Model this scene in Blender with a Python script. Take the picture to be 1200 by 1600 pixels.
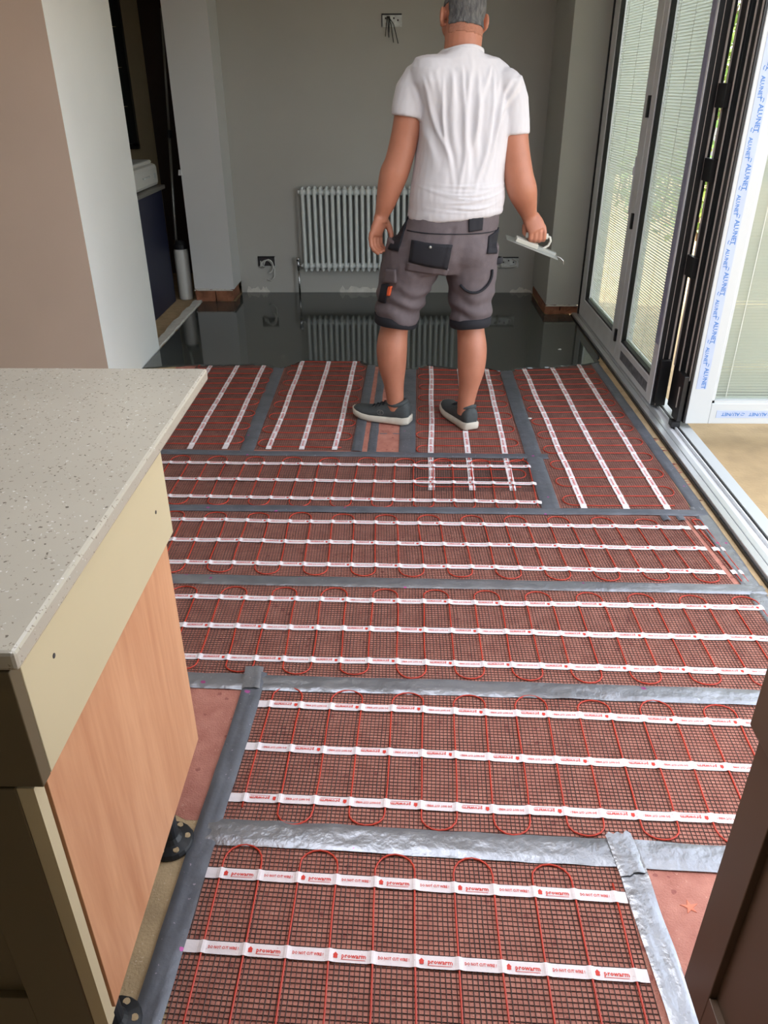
import bpy, bmesh, math, random
from mathutils import Vector, Matrix, noise
from mathutils.bvhtree import BVHTree
R = math.radians
scene = bpy.context.scene
for o in list(bpy.data.objects): bpy.data.objects.remove(o)
C = scene.collection
random.seed(7)

# ------------------------------------------------------------------ camera
cam_d = bpy.data.cameras.new('camera'); cam = bpy.data.objects.new('camera', cam_d); C.objects.link(cam)
F_PX = 1210.0
cam_d.sensor_fit = 'VERTICAL'; cam_d.sensor_height = 36.0; cam_d.lens = 36.0 * F_PX / 1600.0
cam_d.clip_start = 0.02; cam_d.clip_end = 200
cam.location = (0, 0, 1.45)
cam.rotation_euler = (Matrix.Rotation(R(1.2), 3, 'Z') @ Matrix.Rotation(R(90 - 29.03), 3, 'X') @ Matrix.Rotation(-math.atan(8 / 2180.0), 3, 'Z')).to_euler()
scene.camera = cam

# ------------------------------------------------------------------ world, sun, exposure
world = bpy.data.worlds.new('world'); scene.world = world; world.use_nodes = True
wn = world.node_tree; wn.nodes.clear()
sky = wn.nodes.new('ShaderNodeTexSky'); sky.sky_type = 'NISHITA'; sky.sun_disc = False
sky.sun_elevation = R(48); sky.sun_rotation = R(291); sky.air_density = 1.0; sky.dust_density = 2.5; sky.ozone_density = 1.0
hs = wn.nodes.new('ShaderNodeHueSaturation'); hs.inputs['Saturation'].default_value = 0.34
bg = wn.nodes.new('ShaderNodeBackground'); bg.inputs['Strength'].default_value = 0.62
wo = wn.nodes.new('ShaderNodeOutputWorld')
wn.links.new(sky.outputs[0], hs.inputs['Color']); wn.links.new(hs.outputs[0], bg.inputs['Color']); wn.links.new(bg.outputs[0], wo.inputs['Surface'])

sun_d = bpy.data.lights.new('sun', 'SUN'); sun_d.energy = 4.0; sun_d.angle = R(2.0); sun_d.color = (1.0, 0.93, 0.82)
sun = bpy.data.objects.new('sun', sun_d); C.objects.link(sun)
sun.rotation_euler = (Vector((0.8, -0.3, -0.75))).to_track_quat('-Z', 'Y').to_euler()

vs = scene.view_settings
vs.view_transform = 'Standard'; vs.look = 'None'; vs.gamma = 1.0; vs.use_curve_mapping = False
vs.exposure = 1.1

def portal(loc, rot, sx, sy):
    d = bpy.data.lights.new('daylight_portal', 'AREA'); d.shape = 'RECTANGLE'; d.size = sx; d.size_y = sy
    d.cycles.is_portal = True
    o = bpy.data.objects.new('daylight_portal', d); C.objects.link(o); o.location = loc; o.rotation_euler = rot
portal((1.45, 1.9, 1.2), (R(90), 0, R(90)), 3.0, 2.3)
portal((0, 1.6, 2.68), (0, 0, 0), 1.9, 1.7)

# ------------------------------------------------------------------ materials
def srgb(*c):
    f = lambda v: v / 12.92 if v <= 0.04045 else ((v + 0.055) / 1.055) ** 2.4
    return tuple(f(x / 255.0) for x in c) + (1.0,)
def mat(name, col, rough=0.6, metal=0.0, var=0.0, vscale=8.0, bump=0.0, bscale=60.0, spec=0.5, col2=None, thresh=None, detail=4.0, stretch=None, coat=0.0, sub=0.0):
    m = bpy.data.materials.new(name); m.use_nodes = True; nt = m.node_tree; p = nt.nodes['Principled BSDF']
    p.inputs['Base Color'].default_value = col; p.inputs['Roughness'].default_value = rough; p.inputs['Metallic'].default_value = metal
    p.inputs['Specular IOR Level'].default_value = spec; p.inputs['Coat Weight'].default_value = coat
    if sub: 
        p.inputs['Subsurface Weight'].default_value = sub; p.inputs['Subsurface Radius'].default_value = (0.02, 0.008, 0.004)
    tc = nt.nodes.new('ShaderNodeTexCoord'); mp = nt.nodes.new('ShaderNodeMapping'); nt.links.new(tc.outputs['Object'], mp.inputs[0])
    if stretch: mp.inputs['Scale'].default_value = stretch
    if var or col2:
        n = nt.nodes.new('ShaderNodeTexNoise'); n.inputs['Scale'].default_value = vscale; n.inputs['Detail'].default_value = detail
        nt.links.new(mp.outputs[0], n.inputs['Vector'])
        r = nt.nodes.new('ShaderNodeValToRGB')
        a, b = thresh if thresh else (0.3, 0.7)
        r.color_ramp.elements[0].position = a; r.color_ramp.elements[1].position = b
        if col2: c0, c1 = col, col2
        else:
            c0 = tuple(x * (1 - var) for x in col[:3]) + (1,); c1 = tuple(min(1, x * (1 + var)) for x in col[:3]) + (1,)
        r.color_ramp.elements[0].color = c0; r.color_ramp.elements[1].color = c1
        nt.links.new(n.outputs[0], r.inputs[0]); nt.links.new(r.outputs[0], p.inputs['Base Color'])
    if bump:
        n2 = nt.nodes.new('ShaderNodeTexNoise'); n2.inputs['Scale'].default_value = bscale; n2.inputs['Detail'].default_value = 5
        nt.links.new(mp.outputs[0], n2.inputs['Vector'])
        b = nt.nodes.new('ShaderNodeBump'); b.inputs['Strength'].default_value = bump; b.inputs['Distance'].default_value = 0.01
        nt.links.new(n2.outputs[0], b.inputs['Height']); nt.links.new(b.outputs[0], p.inputs['Normal'])
    return m
def speckle(m, col, scale, size, chance, mixin=1.0):
    """scatter small chips of another colour over a material"""
    nt = m.node_tree; p = nt.nodes['Principled BSDF']; src = p.inputs['Base Color']
    mx = nt.nodes.new('ShaderNodeMix'); mx.data_type = 'RGBA'
    if src.links: nt.links.new(src.links[0].from_socket, mx.inputs['A'])
    else: mx.inputs['A'].default_value = src.default_value
    mx.inputs['B'].default_value = col
    tc = nt.nodes.new('ShaderNodeTexCoord'); v = nt.nodes.new('ShaderNodeTexVoronoi'); v.inputs['Scale'].default_value = scale
    nz = nt.nodes.new('ShaderNodeTexNoise'); nz.inputs['Scale'].default_value = scale * 1.3
    ad = nt.nodes.new('ShaderNodeMix'); ad.data_type = 'RGBA'; ad.blend_type = 'ADD'; ad.inputs[0].default_value = 0.012
    nt.links.new(tc.outputs['Object'], nz.inputs['Vector']); nt.links.new(tc.outputs['Object'], ad.inputs['A']); nt.links.new(nz.outputs[1], ad.inputs['B'])
    nt.links.new(ad.outputs['Result'], v.inputs['Vector'])
    a = nt.nodes.new('ShaderNodeMath'); a.operation = 'LESS_THAN'; a.inputs[1].default_value = size; nt.links.new(v.outputs['Distance'], a.inputs[0])
    s = nt.nodes.new('ShaderNodeSeparateColor'); nt.links.new(v.outputs['Color'], s.inputs[0])
    b = nt.nodes.new('ShaderNodeMath'); b.operation = 'LESS_THAN'; b.inputs[1].default_value = chance; nt.links.new(s.outputs[0], b.inputs[0])
    c = nt.nodes.new('ShaderNodeMath'); c.operation = 'MULTIPLY'; nt.links.new(a.outputs[0], c.inputs[0]); nt.links.new(b.outputs[0], c.inputs[1])
    d = nt.nodes.new('ShaderNodeMath'); d.operation = 'MULTIPLY'; d.inputs[1].default_value = mixin; nt.links.new(c.outputs[0], d.inputs[0])
    nt.links.new(d.outputs[0], mx.inputs['Factor']); nt.links.new(mx.outputs['Result'], src)
    return m
def wood(name, c0, c1, axis='Z'):
    m = mat(name, c0, 0.5); nt = m.node_tree; p = nt.nodes['Principled BSDF']
    tc = nt.nodes.new('ShaderNodeTexCoord'); mp = nt.nodes.new('ShaderNodeMapping'); nt.links.new(tc.outputs['Object'], mp.inputs[0])
    mp.inputs['Scale'].default_value = {'Z': (9, 9, 0.8), 'Y': (9, 0.8, 9)}[axis]
    n = nt.nodes.new('ShaderNodeTexNoise'); n.inputs['Scale'].default_value = 1.6; n.inputs['Detail'].default_value = 3; n.inputs['Distortion'].default_value = 1.2
    nt.links.new(mp.outputs[0], n.inputs['Vector'])
    w = nt.nodes.new('ShaderNodeTexNoise'); w.inputs['Scale'].default_value = 14; w.inputs['Detail'].default_value = 6; nt.links.new(mp.outputs[0], w.inputs['Vector'])
    ad = nt.nodes.new('ShaderNodeMath'); ad.operation = 'MULTIPLY_ADD'; ad.inputs[1].default_value = 0.45; nt.links.new(w.outputs[0], ad.inputs[0]); nt.links.new(n.outputs[0], ad.inputs[2])
    r = nt.nodes.new('ShaderNodeValToRGB'); r.color_ramp.elements[0].position = 0.45; r.color_ramp.elements[1].position = 0.95
    r.color_ramp.elements[0].color = c0; r.color_ramp.elements[1].color = c1
    nt.links.new(ad.outputs[0], r.inputs[0]); nt.links.new(r.outputs[0], p.inputs['Base Color'])
    return m
M = {}
M['wall_grey'] = mat('grey_wall_paint', srgb(184, 183, 177), 0.8, var=0.03, vscale=2, bump=0.05, bscale=120)
M['pillar'] = mat('pale_pillar_paint', srgb(216, 217, 216), 0.8, var=0.02, vscale=2)
M['wall_white'] = mat('white_wall_paint', srgb(244, 246, 242), 0.75, var=0.02, vscale=2, bump=0.04, bscale=120)
M['plaster'] = mat('bare_pink_plaster', srgb(196, 176, 160), 0.85, var=0.05, vscale=1.5, bump=0.04, bscale=90)
M['ceiling'] = mat('ceiling_paint', srgb(225, 222, 214), 0.85)
M['concrete'] = mat('beige_concrete', srgb(192, 166, 128), 0.9, var=0.16, vscale=14, bump=0.25, bscale=180)
speckle(M['concrete'], srgb(222, 205, 175), 120, 0.22, 0.25, 0.7)
M['primed'] = mat('red_primed_concrete', srgb(174, 108, 92), 0.62, col2=srgb(198, 134, 116), vscale=22, detail=8, bump=0.35, bscale=260)
speckle(M['primed'], srgb(214, 168, 148), 130, 0.2, 0.16, 0.7)
speckle(M['primed'], srgb(120, 40, 44), 42, 0.26, 0.2, 0.5)
M['screed'] = mat('wet_grey_screed', srgb(70, 73, 69), 0.06, var=0.12, vscale=5, bump=0.02, bscale=6, spec=0.55)
M['patio'] = mat('patio_slab', srgb(184, 157, 117), 0.85, var=0.18, vscale=5, bump=0.25, bscale=70)
M['thread'] = mat('brown_black_mesh_thread', srgb(76, 56, 50), 0.75, var=0.35, vscale=9)
M['cable'] = mat('red_heating_cable', srgb(192, 58, 36), 0.42, var=0.12, vscale=14)
M['strip'] = mat('white_woven_strip', srgb(236, 226, 226), 0.6, var=0.04, vscale=60, bump=0.06, bscale=300)
speckle(M['strip'], srgb(190, 60, 100), 260, 0.22, 0.06, 0.8)
M['print_red'] = mat('red_print', srgb(214, 58, 44), 0.6)
M['duct'] = mat('silver_duct_tape', srgb(158, 160, 165), 0.33, metal=0.7, var=0.14, vscale=12, bump=0.35, bscale=42)
speckle(M['duct'], srgb(214, 70, 168), 34, 0.2, 0.06, 0.75)
speckle(M['duct'], srgb(196, 200, 208), 90, 0.2, 0.08, 0.6)
M['duct_shaded'] = mat('shaded_grey_duct_tape', srgb(112, 115, 122), 0.45, metal=0.4, var=0.16, vscale=12, bump=0.2, bscale=40)  # darker copy of the silver tape, shading put into its colour
speckle(M['duct_shaded'], srgb(206, 190, 205), 110, 0.2, 0.09, 0.6)
speckle(M['duct_shaded'], srgb(206, 80, 170), 30, 0.2, 0.07, 0.7)
M['quartz'] = mat('speckled_quartz', srgb(178, 171, 156), 0.2, var=0.04, vscale=5, spec=0.5)
speckle(M['quartz'], srgb(118, 108, 94), 150, 0.26, 0.48, 0.75); speckle(M['quartz'], srgb(82, 74, 64), 85, 0.17, 0.3, 0.8); speckle(M['quartz'], srgb(226, 224, 216), 150, 0.25, 0.16, 0.8)
M['cream'] = mat('cream_cabinet_paint', srgb(196, 182, 148), 0.55, var=0.02, vscale=4)
M['oak'] = wood('oak_veneer', srgb(188, 130, 92), srgb(212, 158, 118))
M['shaded_front'] = mat('shaded_front_paint', srgb(92, 80, 56), 0.5)  # dark tone holds the shade on the unlit cabinet fronts
M['black_plastic'] = mat('black_plastic', srgb(30, 31, 33), 0.45)
M['dark'] = mat('dark_screw_hole', srgb(58, 54, 56), 0.7)
M['alu'] = mat('grey_aluminium', srgb(230, 232, 234), 0.4, metal=0.0, var=0.05, vscale=8)
M['alu_white'] = mat('white_coated_aluminium', srgb(196, 200, 200), 0.35)
M['alu_bright'] = mat('bright_mill_aluminium', srgb(214, 216, 216), 0.3, metal=0.6)
M['alu_black'] = mat('black_anodised', srgb(22, 22, 24), 0.4)
M['gasket'] = mat('grey_gasket', srgb(196, 186, 178), 0.6)
M['film'] = mat('protective_film', srgb(176, 188, 212), 0.4, var=0.05, vscale=20)
M['print_blue'] = mat('blue_print', srgb(70, 120, 186), 0.5)
M['blind'] = mat('white_blind_slat', srgb(220, 224, 216), 0.5)
M['rad'] = mat('white_radiator_enamel', srgb(226, 232, 230), 0.3)
M['chrome'] = mat('chrome', srgb(190, 190, 192), 0.2, metal=1.0)
M['galv'] = mat('galvanised_steel', srgb(208, 212, 210), 0.45, metal=0.15, var=0.25, vscale=30)
M['white_cable'] = mat('white_cable', srgb(220, 220, 214), 0.5)
M['black_cable'] = mat('black_cable', srgb(34, 34, 36), 0.5)
M['brick'] = mat('old_red_brick', srgb(146, 96, 70), 0.9, var=0.3, vscale=18, bump=0.5, bscale=60)
M['mortar'] = mat('crumbling_plaster', srgb(222, 219, 210), 0.95, var=0.12, vscale=20, bump=0.5, bscale=60)
M['navy'] = mat('navy_cabinet', srgb(34, 38, 62), 0.45)
M['white_plastic'] = mat('white_plastic', srgb(216, 216, 210), 0.4)
M['worktop_grey'] = mat('grey_laminate', srgb(120, 118, 112), 0.5)
M['brown'] = mat('brown_cabinet_paint', srgb(84, 65, 50), 0.5, var=0.04, vscale=5)
M['darkwood'] = mat('dark_brown_door', srgb(70, 52, 42), 0.6)
M['skin'] = mat('tanned_skin', srgb(172, 112, 86), 0.5, col2=srgb(184, 122, 96), vscale=14, bump=0.06, bscale=150, sub=0.08)
M['hair'] = mat('short_grey_hair', srgb(62, 63, 66), 0.8, col2=srgb(116, 115, 112), vscale=90, stretch=(1, 1, 0.3), bump=0.8, bscale=220)
M['fade'] = mat('shaved_grey_stubble', srgb(160, 110, 88), 0.8, col2=srgb(174, 117, 93), vscale=160, bump=0.4, bscale=260)
M['shirt'] = mat('white_cotton', srgb(206, 203, 205), 0.85, bump=0.05, bscale=300)
M['shorts'] = mat('grey_canvas', srgb(98, 88, 90), 0.85, var=0.08, vscale=40, bump=0.12, bscale=300)
M['black_cloth'] = mat('black_canvas', srgb(28, 28, 34), 0.85, bump=0.1, bscale=250)
M['shoe'] = mat('charcoal_knit', srgb(66, 70, 70), 0.8, var=0.12, vscale=60, bump=0.2, bscale=240)
M['sole'] = mat('off_white_rubber', srgb(200, 192, 176), 0.7, var=0.08, vscale=30)
M['steel'] = mat('brushed_steel', srgb(170, 172, 168), 0.35, metal=0.7)
M['grey_grip'] = mat('pale_grey_plastic', srgb(198, 196, 184), 0.5)
M['orange'] = mat('orange_tag', srgb(214, 88, 44), 0.6)
M['leaf'] = mat('hedge_leaf', srgb(70, 108, 44), 0.5, col2=srgb(128, 152, 66), vscale=6)
M['twig'] = mat('twig', srgb(84, 66, 46), 0.9)
M['dry_leaf'] = mat('dry_leaf', srgb(222, 132, 104), 0.7, var=0.1, vscale=60)
M['glass_dark'] = mat('dark_glass', srgb(54, 58, 58), 0.08)
def glass():
    m = bpy.data.materials.new('window_glass'); m.use_nodes = True; nt = m.node_tree; nt.nodes.clear()
    o = nt.nodes.new('ShaderNodeOutputMaterial'); t = nt.nodes.new('ShaderNodeBsdfTransparent'); g = nt.nodes.new('ShaderNodeBsdfGlossy')
    g.inputs['Roughness'].default_value = 0.02; t.inputs[0].default_value = (0.93, 0.95, 0.93, 1)
    lw = nt.nodes.new('ShaderNodeLayerWeight'); lw.inputs[0].default_value = 0.5; mx = nt.nodes.new('ShaderNodeMixShader')
    pw = nt.nodes.new('ShaderNodeMath'); pw.operation = 'POWER'; pw.inputs[1].default_value = 5.0; nt.links.new(lw.outputs['Facing'], pw.inputs[0])
    f = nt.nodes.new('ShaderNodeMath'); f.operation = 'MULTIPLY_ADD'; f.inputs[1].default_value = 0.7; f.inputs[2].default_value = 0.035; nt.links.new(pw.outputs[0], f.inputs[0])
    nt.links.new(f.outputs[0], mx.inputs[0]); nt.links.new(t.outputs[0], mx.inputs[1]); nt.links.new(g.outputs[0], mx.inputs[2]); nt.links.new(mx.outputs[0], o.inputs[0])
    return m
M['glass'] = glass()
def translucent(m, w):
    nt = m.node_tree; p = nt.nodes['Principled BSDF']; o = nt.nodes['Material Output']; t = nt.nodes.new('ShaderNodeBsdfTranslucent'); t.inputs[0].default_value = p.inputs['Base Color'].default_value
    mx = nt.nodes.new('ShaderNodeMixShader'); mx.inputs[0].default_value = w; nt.links.new(p.outputs[0], mx.inputs[1]); nt.links.new(t.outputs[0], mx.inputs[2]); nt.links.new(mx.outputs[0], o.inputs[0])
translucent(M['blind'], 0.45)

# ------------------------------------------------------------------ geometry helpers
def base_of(o): return Vector(o.location) if o.type == 'EMPTY' else Vector()
def link(name, me, m, parent=None, smooth=False):
    if m is not None: me.materials.append(M[m] if isinstance(m, str) else m)
    o = bpy.data.objects.new(name, me); C.objects.link(o)
    if smooth:
        for p in me.polygons: p.use_smooth = True
    if parent is not None:
        o.parent = parent
        o.matrix_parent_inverse = Matrix.Translation(-base_of(parent))
    return o
def tag(o, label=None, cat=None, group=None, kind=None):
    if label: o['label'] = label
    if cat: o['category'] = cat
    if group: o['group'] = group
    if kind: o['kind'] = kind
    return o
def empty(name, loc, label=None, cat=None, group=None):
    o = bpy.data.objects.new(name, None); C.objects.link(o); o.location = loc; o.empty_display_size = 0.05
    return tag(o, label, cat, group)
class MB:
    def __init__(s): s.v = []; s.f = []
    def add(s, vs, fs):
        n = len(s.v); s.v += [tuple(v) for v in vs]; s.f += [tuple(i + n for i in f) for f in fs]; return s
    def box(s, x0, y0, z0, x1, y1, z1):
        return s.add([(x0,y0,z0),(x1,y0,z0),(x1,y1,z0),(x0,y1,z0),(x0,y0,z1),(x1,y0,z1),(x1,y1,z1),(x0,y1,z1)],
                     [(0,3,2,1),(4,5,6,7),(0,1,5,4),(1,2,6,5),(2,3,7,6),(3,0,4,7)])
    def prism(s, poly, z0, z1, inset=0.0):
        n = len(poly); c = sum((Vector(p) for p in poly), Vector((0,0))) / n
        top = [tuple(Vector(p) + (c - Vector(p)).normalized() * inset) for p in poly]
        return s.add([(p[0],p[1],z0) for p in poly] + [(p[0],p[1],z1) for p in top],
                     [tuple(range(n - 1, -1, -1)), tuple(range(n, 2 * n))] + [(i, (i+1) % n, n + (i+1) % n, n + i) for i in range(n)])
    def loft(s, rings, closed=True):
        k = len(rings[0]); vs = [v for r in rings for v in r]; fs = []
        for i in range(len(rings) - 1):
            for j in range(k): a = i*k + j; b = i*k + (j+1) % k; fs.append((a, b, b + k, a + k))
        if closed: fs.append(tuple(range(k - 1, -1, -1))); fs.append(tuple(range((len(rings)-1)*k, len(rings)*k)))
        return s.add(vs, fs)
    def tube(s, path, rad, seg=8, ref=None, ry=None, round_ends=False):
        path = [Vector(p) for p in path]; n = len(path)
        rad = rad if hasattr(rad, '__len__') else [rad] * n
        ry = rad if ry is None else (ry if hasattr(ry, '__len__') else [ry] * n)
        if round_ends:
            d0 = (path[0] - path[1]).normalized(); d1 = (path[-1] - path[-2]).normalized()
            path = [path[0] + d0*rad[0]*0.8, path[0] + d0*rad[0]*0.5] + path + [path[-1] + d1*rad[-1]*0.5, path[-1] + d1*rad[-1]*0.8]
            rad = [rad[0]*0.4, rad[0]*0.85] + list(rad) + [rad[-1]*0.85, rad[-1]*0.4]; ry = [ry[0]*0.4, ry[0]*0.85] + list(ry) + [ry[-1]*0.85, ry[-1]*0.4]; n += 4
        rings = []; a = None
        for i, p in enumerate(path):
            t = (path[min(i+1, n-1)] - path[max(i-1, 0)]).normalized()
            if ref is not None: a = Vector(ref)
            elif a is None: a = Vector((0,0,1)) if abs(t.z) < 0.9 else Vector((1,0,0))
            a = (a - t * a.dot(t)).normalized(); b = t.cross(a)
            rings.append([p + a * rad[i] * math.cos(2*math.pi*j/seg) + b * ry[i] * math.sin(2*math.pi*j/seg) for j in range(seg)])
        return s.loft(rings)
    def stube(s, path, rad, seg=32, ref=None, ry=None, k=5):
        ry = list(rad) if ry is None else list(ry)
        P = [Vector(tuple(p)) for p in path]; n = len(P); op, o1, o2 = [], [], []
        def cr(a, b, c, d, t): return 0.5 * ((2 * b) + (c - a) * t + (2 * a - 5 * b + 4 * c - d) * t * t + (3 * b - a - 3 * c + d) * t ** 3)
        for i in range(n - 1):
            i0, i3 = max(i - 1, 0), min(i + 2, n - 1)
            for j in range(k):
                t = j / k; op.append(cr(P[i0], P[i], P[i+1], P[i3], t)); o1.append(cr(rad[i0], rad[i], rad[i+1], rad[i3], t)); o2.append(cr(ry[i0], ry[i], ry[i+1], ry[i3], t))
        op.append(P[-1]); o1.append(rad[-1]); o2.append(ry[-1])
        return s.tube(op, o1, seg, ref=ref, ry=o2)
    def ball(s, c, r, seg=16, rot=None):
        c = Vector(c); r = r if hasattr(r, '__len__') else (r, r, r); rings = []
        h = seg // 2
        for i in range(1, h):
            th = math.pi * i / h
            ring = [Vector((r[0]*math.sin(th)*math.cos(2*math.pi*j/seg), r[1]*math.sin(th)*math.sin(2*math.pi*j/seg), -r[2]*math.cos(th))) for j in range(seg)]
            rings.append([c + (rot @ v if rot else v) for v in ring])
        return s.loft(rings)
    def mesh(s, name):
        me = bpy.data.meshes.new(name); me.from_pydata(s.v, [], s.f); me.update()
        bm = bmesh.new(); bm.from_mesh(me); bmesh.ops.recalc_face_normals(bm, faces=bm.faces); bm.to_mesh(me); bm.free()
        return me
    def build(s, name, m, parent=None, smooth=False, bevel=0.0):
        o = link(name, s.mesh(name), m, parent, smooth)
        if bevel:
            b = o.modifiers.new('bevel', 'BEVEL'); b.width = bevel; b.segments = 2; b.limit_method = 'ANGLE'; b.angle_limit = R(40)
        return o
def box(name, a, b, m, parent=None, bevel=0.0):
    return MB().box(*a, *b).build(name, m, parent, bevel=bevel)
def struct(o, label):
    return tag(o, label, kind='structure')
def jag(p, q, n, amp, seed, z=None):
    """points from p to q with ragged offsets across the line (2D)"""
    rnd = random.Random(seed); p = Vector(p); q = Vector(q); d = q - p; nrm = Vector((-d.y, d.x)).normalized()
    return [tuple(p + d * (i / n) + nrm * (rnd.uniform(-amp, amp) if 0 < i < n else 0)) for i in range(n + 1)]

# ================================================================== the room
ZC = 2.45
XL, XR = -1.49, 1.26            # left wall face, inner face of the folding doors
YB = 6.15                       # back wall
# floor slab
fl = MB().box(-4.2, -3.0, -0.2, 1.21, 7.2, 0.0).build('floor', 'concrete'); struct(fl, 'beige concrete floor slab under the heating mats')
# primed areas: one sheet with brushed edge
poly = [(-1.30, 4.6), (-1.30, 1.62), (-0.62, 1.62), (-0.62, 1.20)] + jag((-0.62, 1.185), (-0.425, 1.19), 8, 0.012, 3) + jag((-0.41, 1.12), (-0.40, 0.4), 6, 0.006, 4) + [(1.12, 0.4)]
poly += jag((1.12, 0.45), (1.150, 4.6), 60, 0.005, 5)
pr = MB()
pr.prism(poly, 0.0, 0.0008)
rnd = random.Random(11)
for (y, n, L) in ((3.33, 3, .07), (3.22, 4, .05), (3.05, 5, .10), (2.98, 4, .12), (2.88, 5, .07), (2.74, 4, .06), (2.66, 3, .05)):
    for k in range(n):     # brush strokes that ran past the edge
        yy = y + rnd.uniform(-.03, .03); x0 = 1.15; x1 = 1.19 - .02 + rnd.uniform(.2, 1) * L; h = rnd.uniform(.003, .009)
        x1 = min(x1, 1.206)
        pr.prism([(x0, yy), (x1 * .6 + x0 * .4, yy - .004), (x1, yy + .003), (x1 * .7 + x0 * .3, yy + h), (x0, yy + h * 1.5)], 0.0, 0.0009)
o = pr.build('floor_primed', 'primed'); struct(o, 'floor area brushed with red primer')
# wet screed with ragged leading edge
edge = [(-1.49, 4.30), (-1.36, 4.33), (-1.2, 4.36), (-1.08, 4.35), (-.97, 4.36), (-.88, 4.375), (-.79, 4.36), (-.69, 4.30), (-.64, 4.36), (-.58, 4.44), (-.40, 4.435), (-.24, 4.435),
        (-.19, 4.37), (-.05, 4.33), (.03, 4.27), (.10, 4.30), (.17, 4.37), (.22, 4.345), (.33, 4.315), (.44, 4.32), (.52, 4.31), (.57, 4.26), (.63, 4.265), (.70, 4.31), (.80, 4.33), (.90, 4.335), (1.0, 4.375), (1.10, 4.39), (1.17, 4.42), (1.206, 4.56)]
def refine(pts, k, amp, seed):
    out = []
    for a, b in zip(pts, pts[1:]): out += jag(a, b, k, amp, seed + len(out))[:-1]
    return out + [pts[-1]]
edge = refine(edge, 4, 0.006, 50)
sc = MB(); outline = edge + [(1.206, 5.49), (1.03, 5.5), (1.03, YB), (-1.24, YB), (-1.24, 5.86), (-1.49, 5.86)]
sc.prism(outline, 0.0008, 0.0095, inset=0.012)
o = sc.build('floor_screed', 'screed'); struct(o, 'wet dark grey levelling screed poured over the far floor')
# ceiling, with an unseen roof light added to brighten the near floor
SX0, SX1, SY0, SY1 = -.95, .95, .75, 2.45
ce = MB().box(-4.2, -3.0, ZC, 1.45, SY0, ZC + .2).box(-4.2, SY1, ZC, 1.45, 7.2, ZC + .2).box(-4.2, SY0, ZC, SX0, SY1, ZC + .2).box(SX1, SY0, ZC, 1.45, SY1, ZC + .2).build('ceiling', 'ceiling'); struct(ce, 'pale ceiling with an added roof light opening')
rl = MB()
for a in (SX0, -.02, SX1 - .04): rl.box(a, SY0, ZC + .12, a + .04, SY1, ZC + .2)
rl.box(SX0, SY0, ZC + .12, SX1, SY0 + .04, ZC + .2).box(SX0, SY1 - .04, ZC + .12, SX1, SY1, ZC + .2)
struct(rl.build('added_roof_light', 'ceiling'), 'unseen roof light added above the heating mats')
# walls
wl = MB().box(-4.2, 3.8, 0, XL, 4.675, ZC).build('wall_left', 'wall_white'); struct(wl, 'white wall end beside the opening, bare pink plaster on its front')
wl.data.materials.append(M['plaster'])
for p in wl.data.polygons:
    if p.normal.y < -0.9: p.material_index = 1
c2 = MB().box(-1.535, 5.86, 0.097, -1.24, 6.40, ZC).build('wall_pillar', 'pillar'); struct(c2, 'grey pillar at the far side of the utility opening')
wb = MB().box(-1.24, YB, 0.0, 1.30, YB + .25, ZC).build('wall_back', 'wall_grey'); struct(wb, 'grey back wall behind the radiator')
pier = MB().box(1.03, 5.5, 0.075, 1.40, YB, ZC).build('wall_right', 'wall_grey'); struct(pier, 'grey pier between back wall and folding doors')
struct(box('wall_right_near', (1.22, -3.0, 0), (1.40, 0.35, ZC), 'wall_white'), 'white wall behind the kitchen units')
struct(box('wall_lintel', (1.22, 0.35, 2.22), (1.40, 5.5, ZC), 'wall_white'), 'white lintel over the folding doors')
struct(box('wall_kitchen', (-4.2, -3.0, 0), (-4.0, 3.8, ZC), 'wall_white'), 'white kitchen wall')
struct(box('wall_front', (-4.2, -3.2, 0), (1.40, -3.0, ZC), 'wall_white'), 'white kitchen wall behind the viewer')
struct(box('wall_utility_back', (-4.2, 6.95, 0), (-1.24, 7.15, ZC), 'cream'), 'cream far wall of the utility room')
struct(box('wall_utility_left', (-4.2, 4.675, 0), (-4.0, 6.95, ZC), 'cream'), 'cream side wall of the utility room')
struct(box('wall_utility_right', (-1.535, 6.40, 0), (-1.24, 6.95, ZC), 'cream'), 'cream wall behind the pillar')
# exposed brick under the pillar and the pier
def brick(parent, a, b, seed):
    me = MB().box(*a, *b).mesh('brick'); rr = random.Random(seed)
    bm = bmesh.new(); bm.from_mesh(me); bmesh.ops.subdivide_edges(bm, edges=bm.edges, cuts=2, use_grid_fill=True)
    for v in bm.verts: v.co += Vector((rr.uniform(-1, 1), rr.uniform(-1, 1), rr.uniform(-1, 1))) * .0035
    bm.to_mesh(me); bm.free()
    return link('brick', me, 'brick', parent)
for i, (x0, x1, z1) in enumerate(((-1.53, -1.515, .10), (-1.512, -1.385, .096), (-1.378, -1.25, .088))):
    brick(c2, (x0, 5.85 + .004 * i, 0.009), (x1, 6.1, z1), i)
for i, (x0, x1, z1) in enumerate(((1.028, 1.13, .068), (1.134, 1.26, .062))):
    brick(pier, (x0, 5.502 + .003 * i, 0.009), (x1, 5.8, z1), 20 + i)
brick(pier, (1.035, 5.82, .009), (1.2, 6.12, .07), 33)
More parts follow.
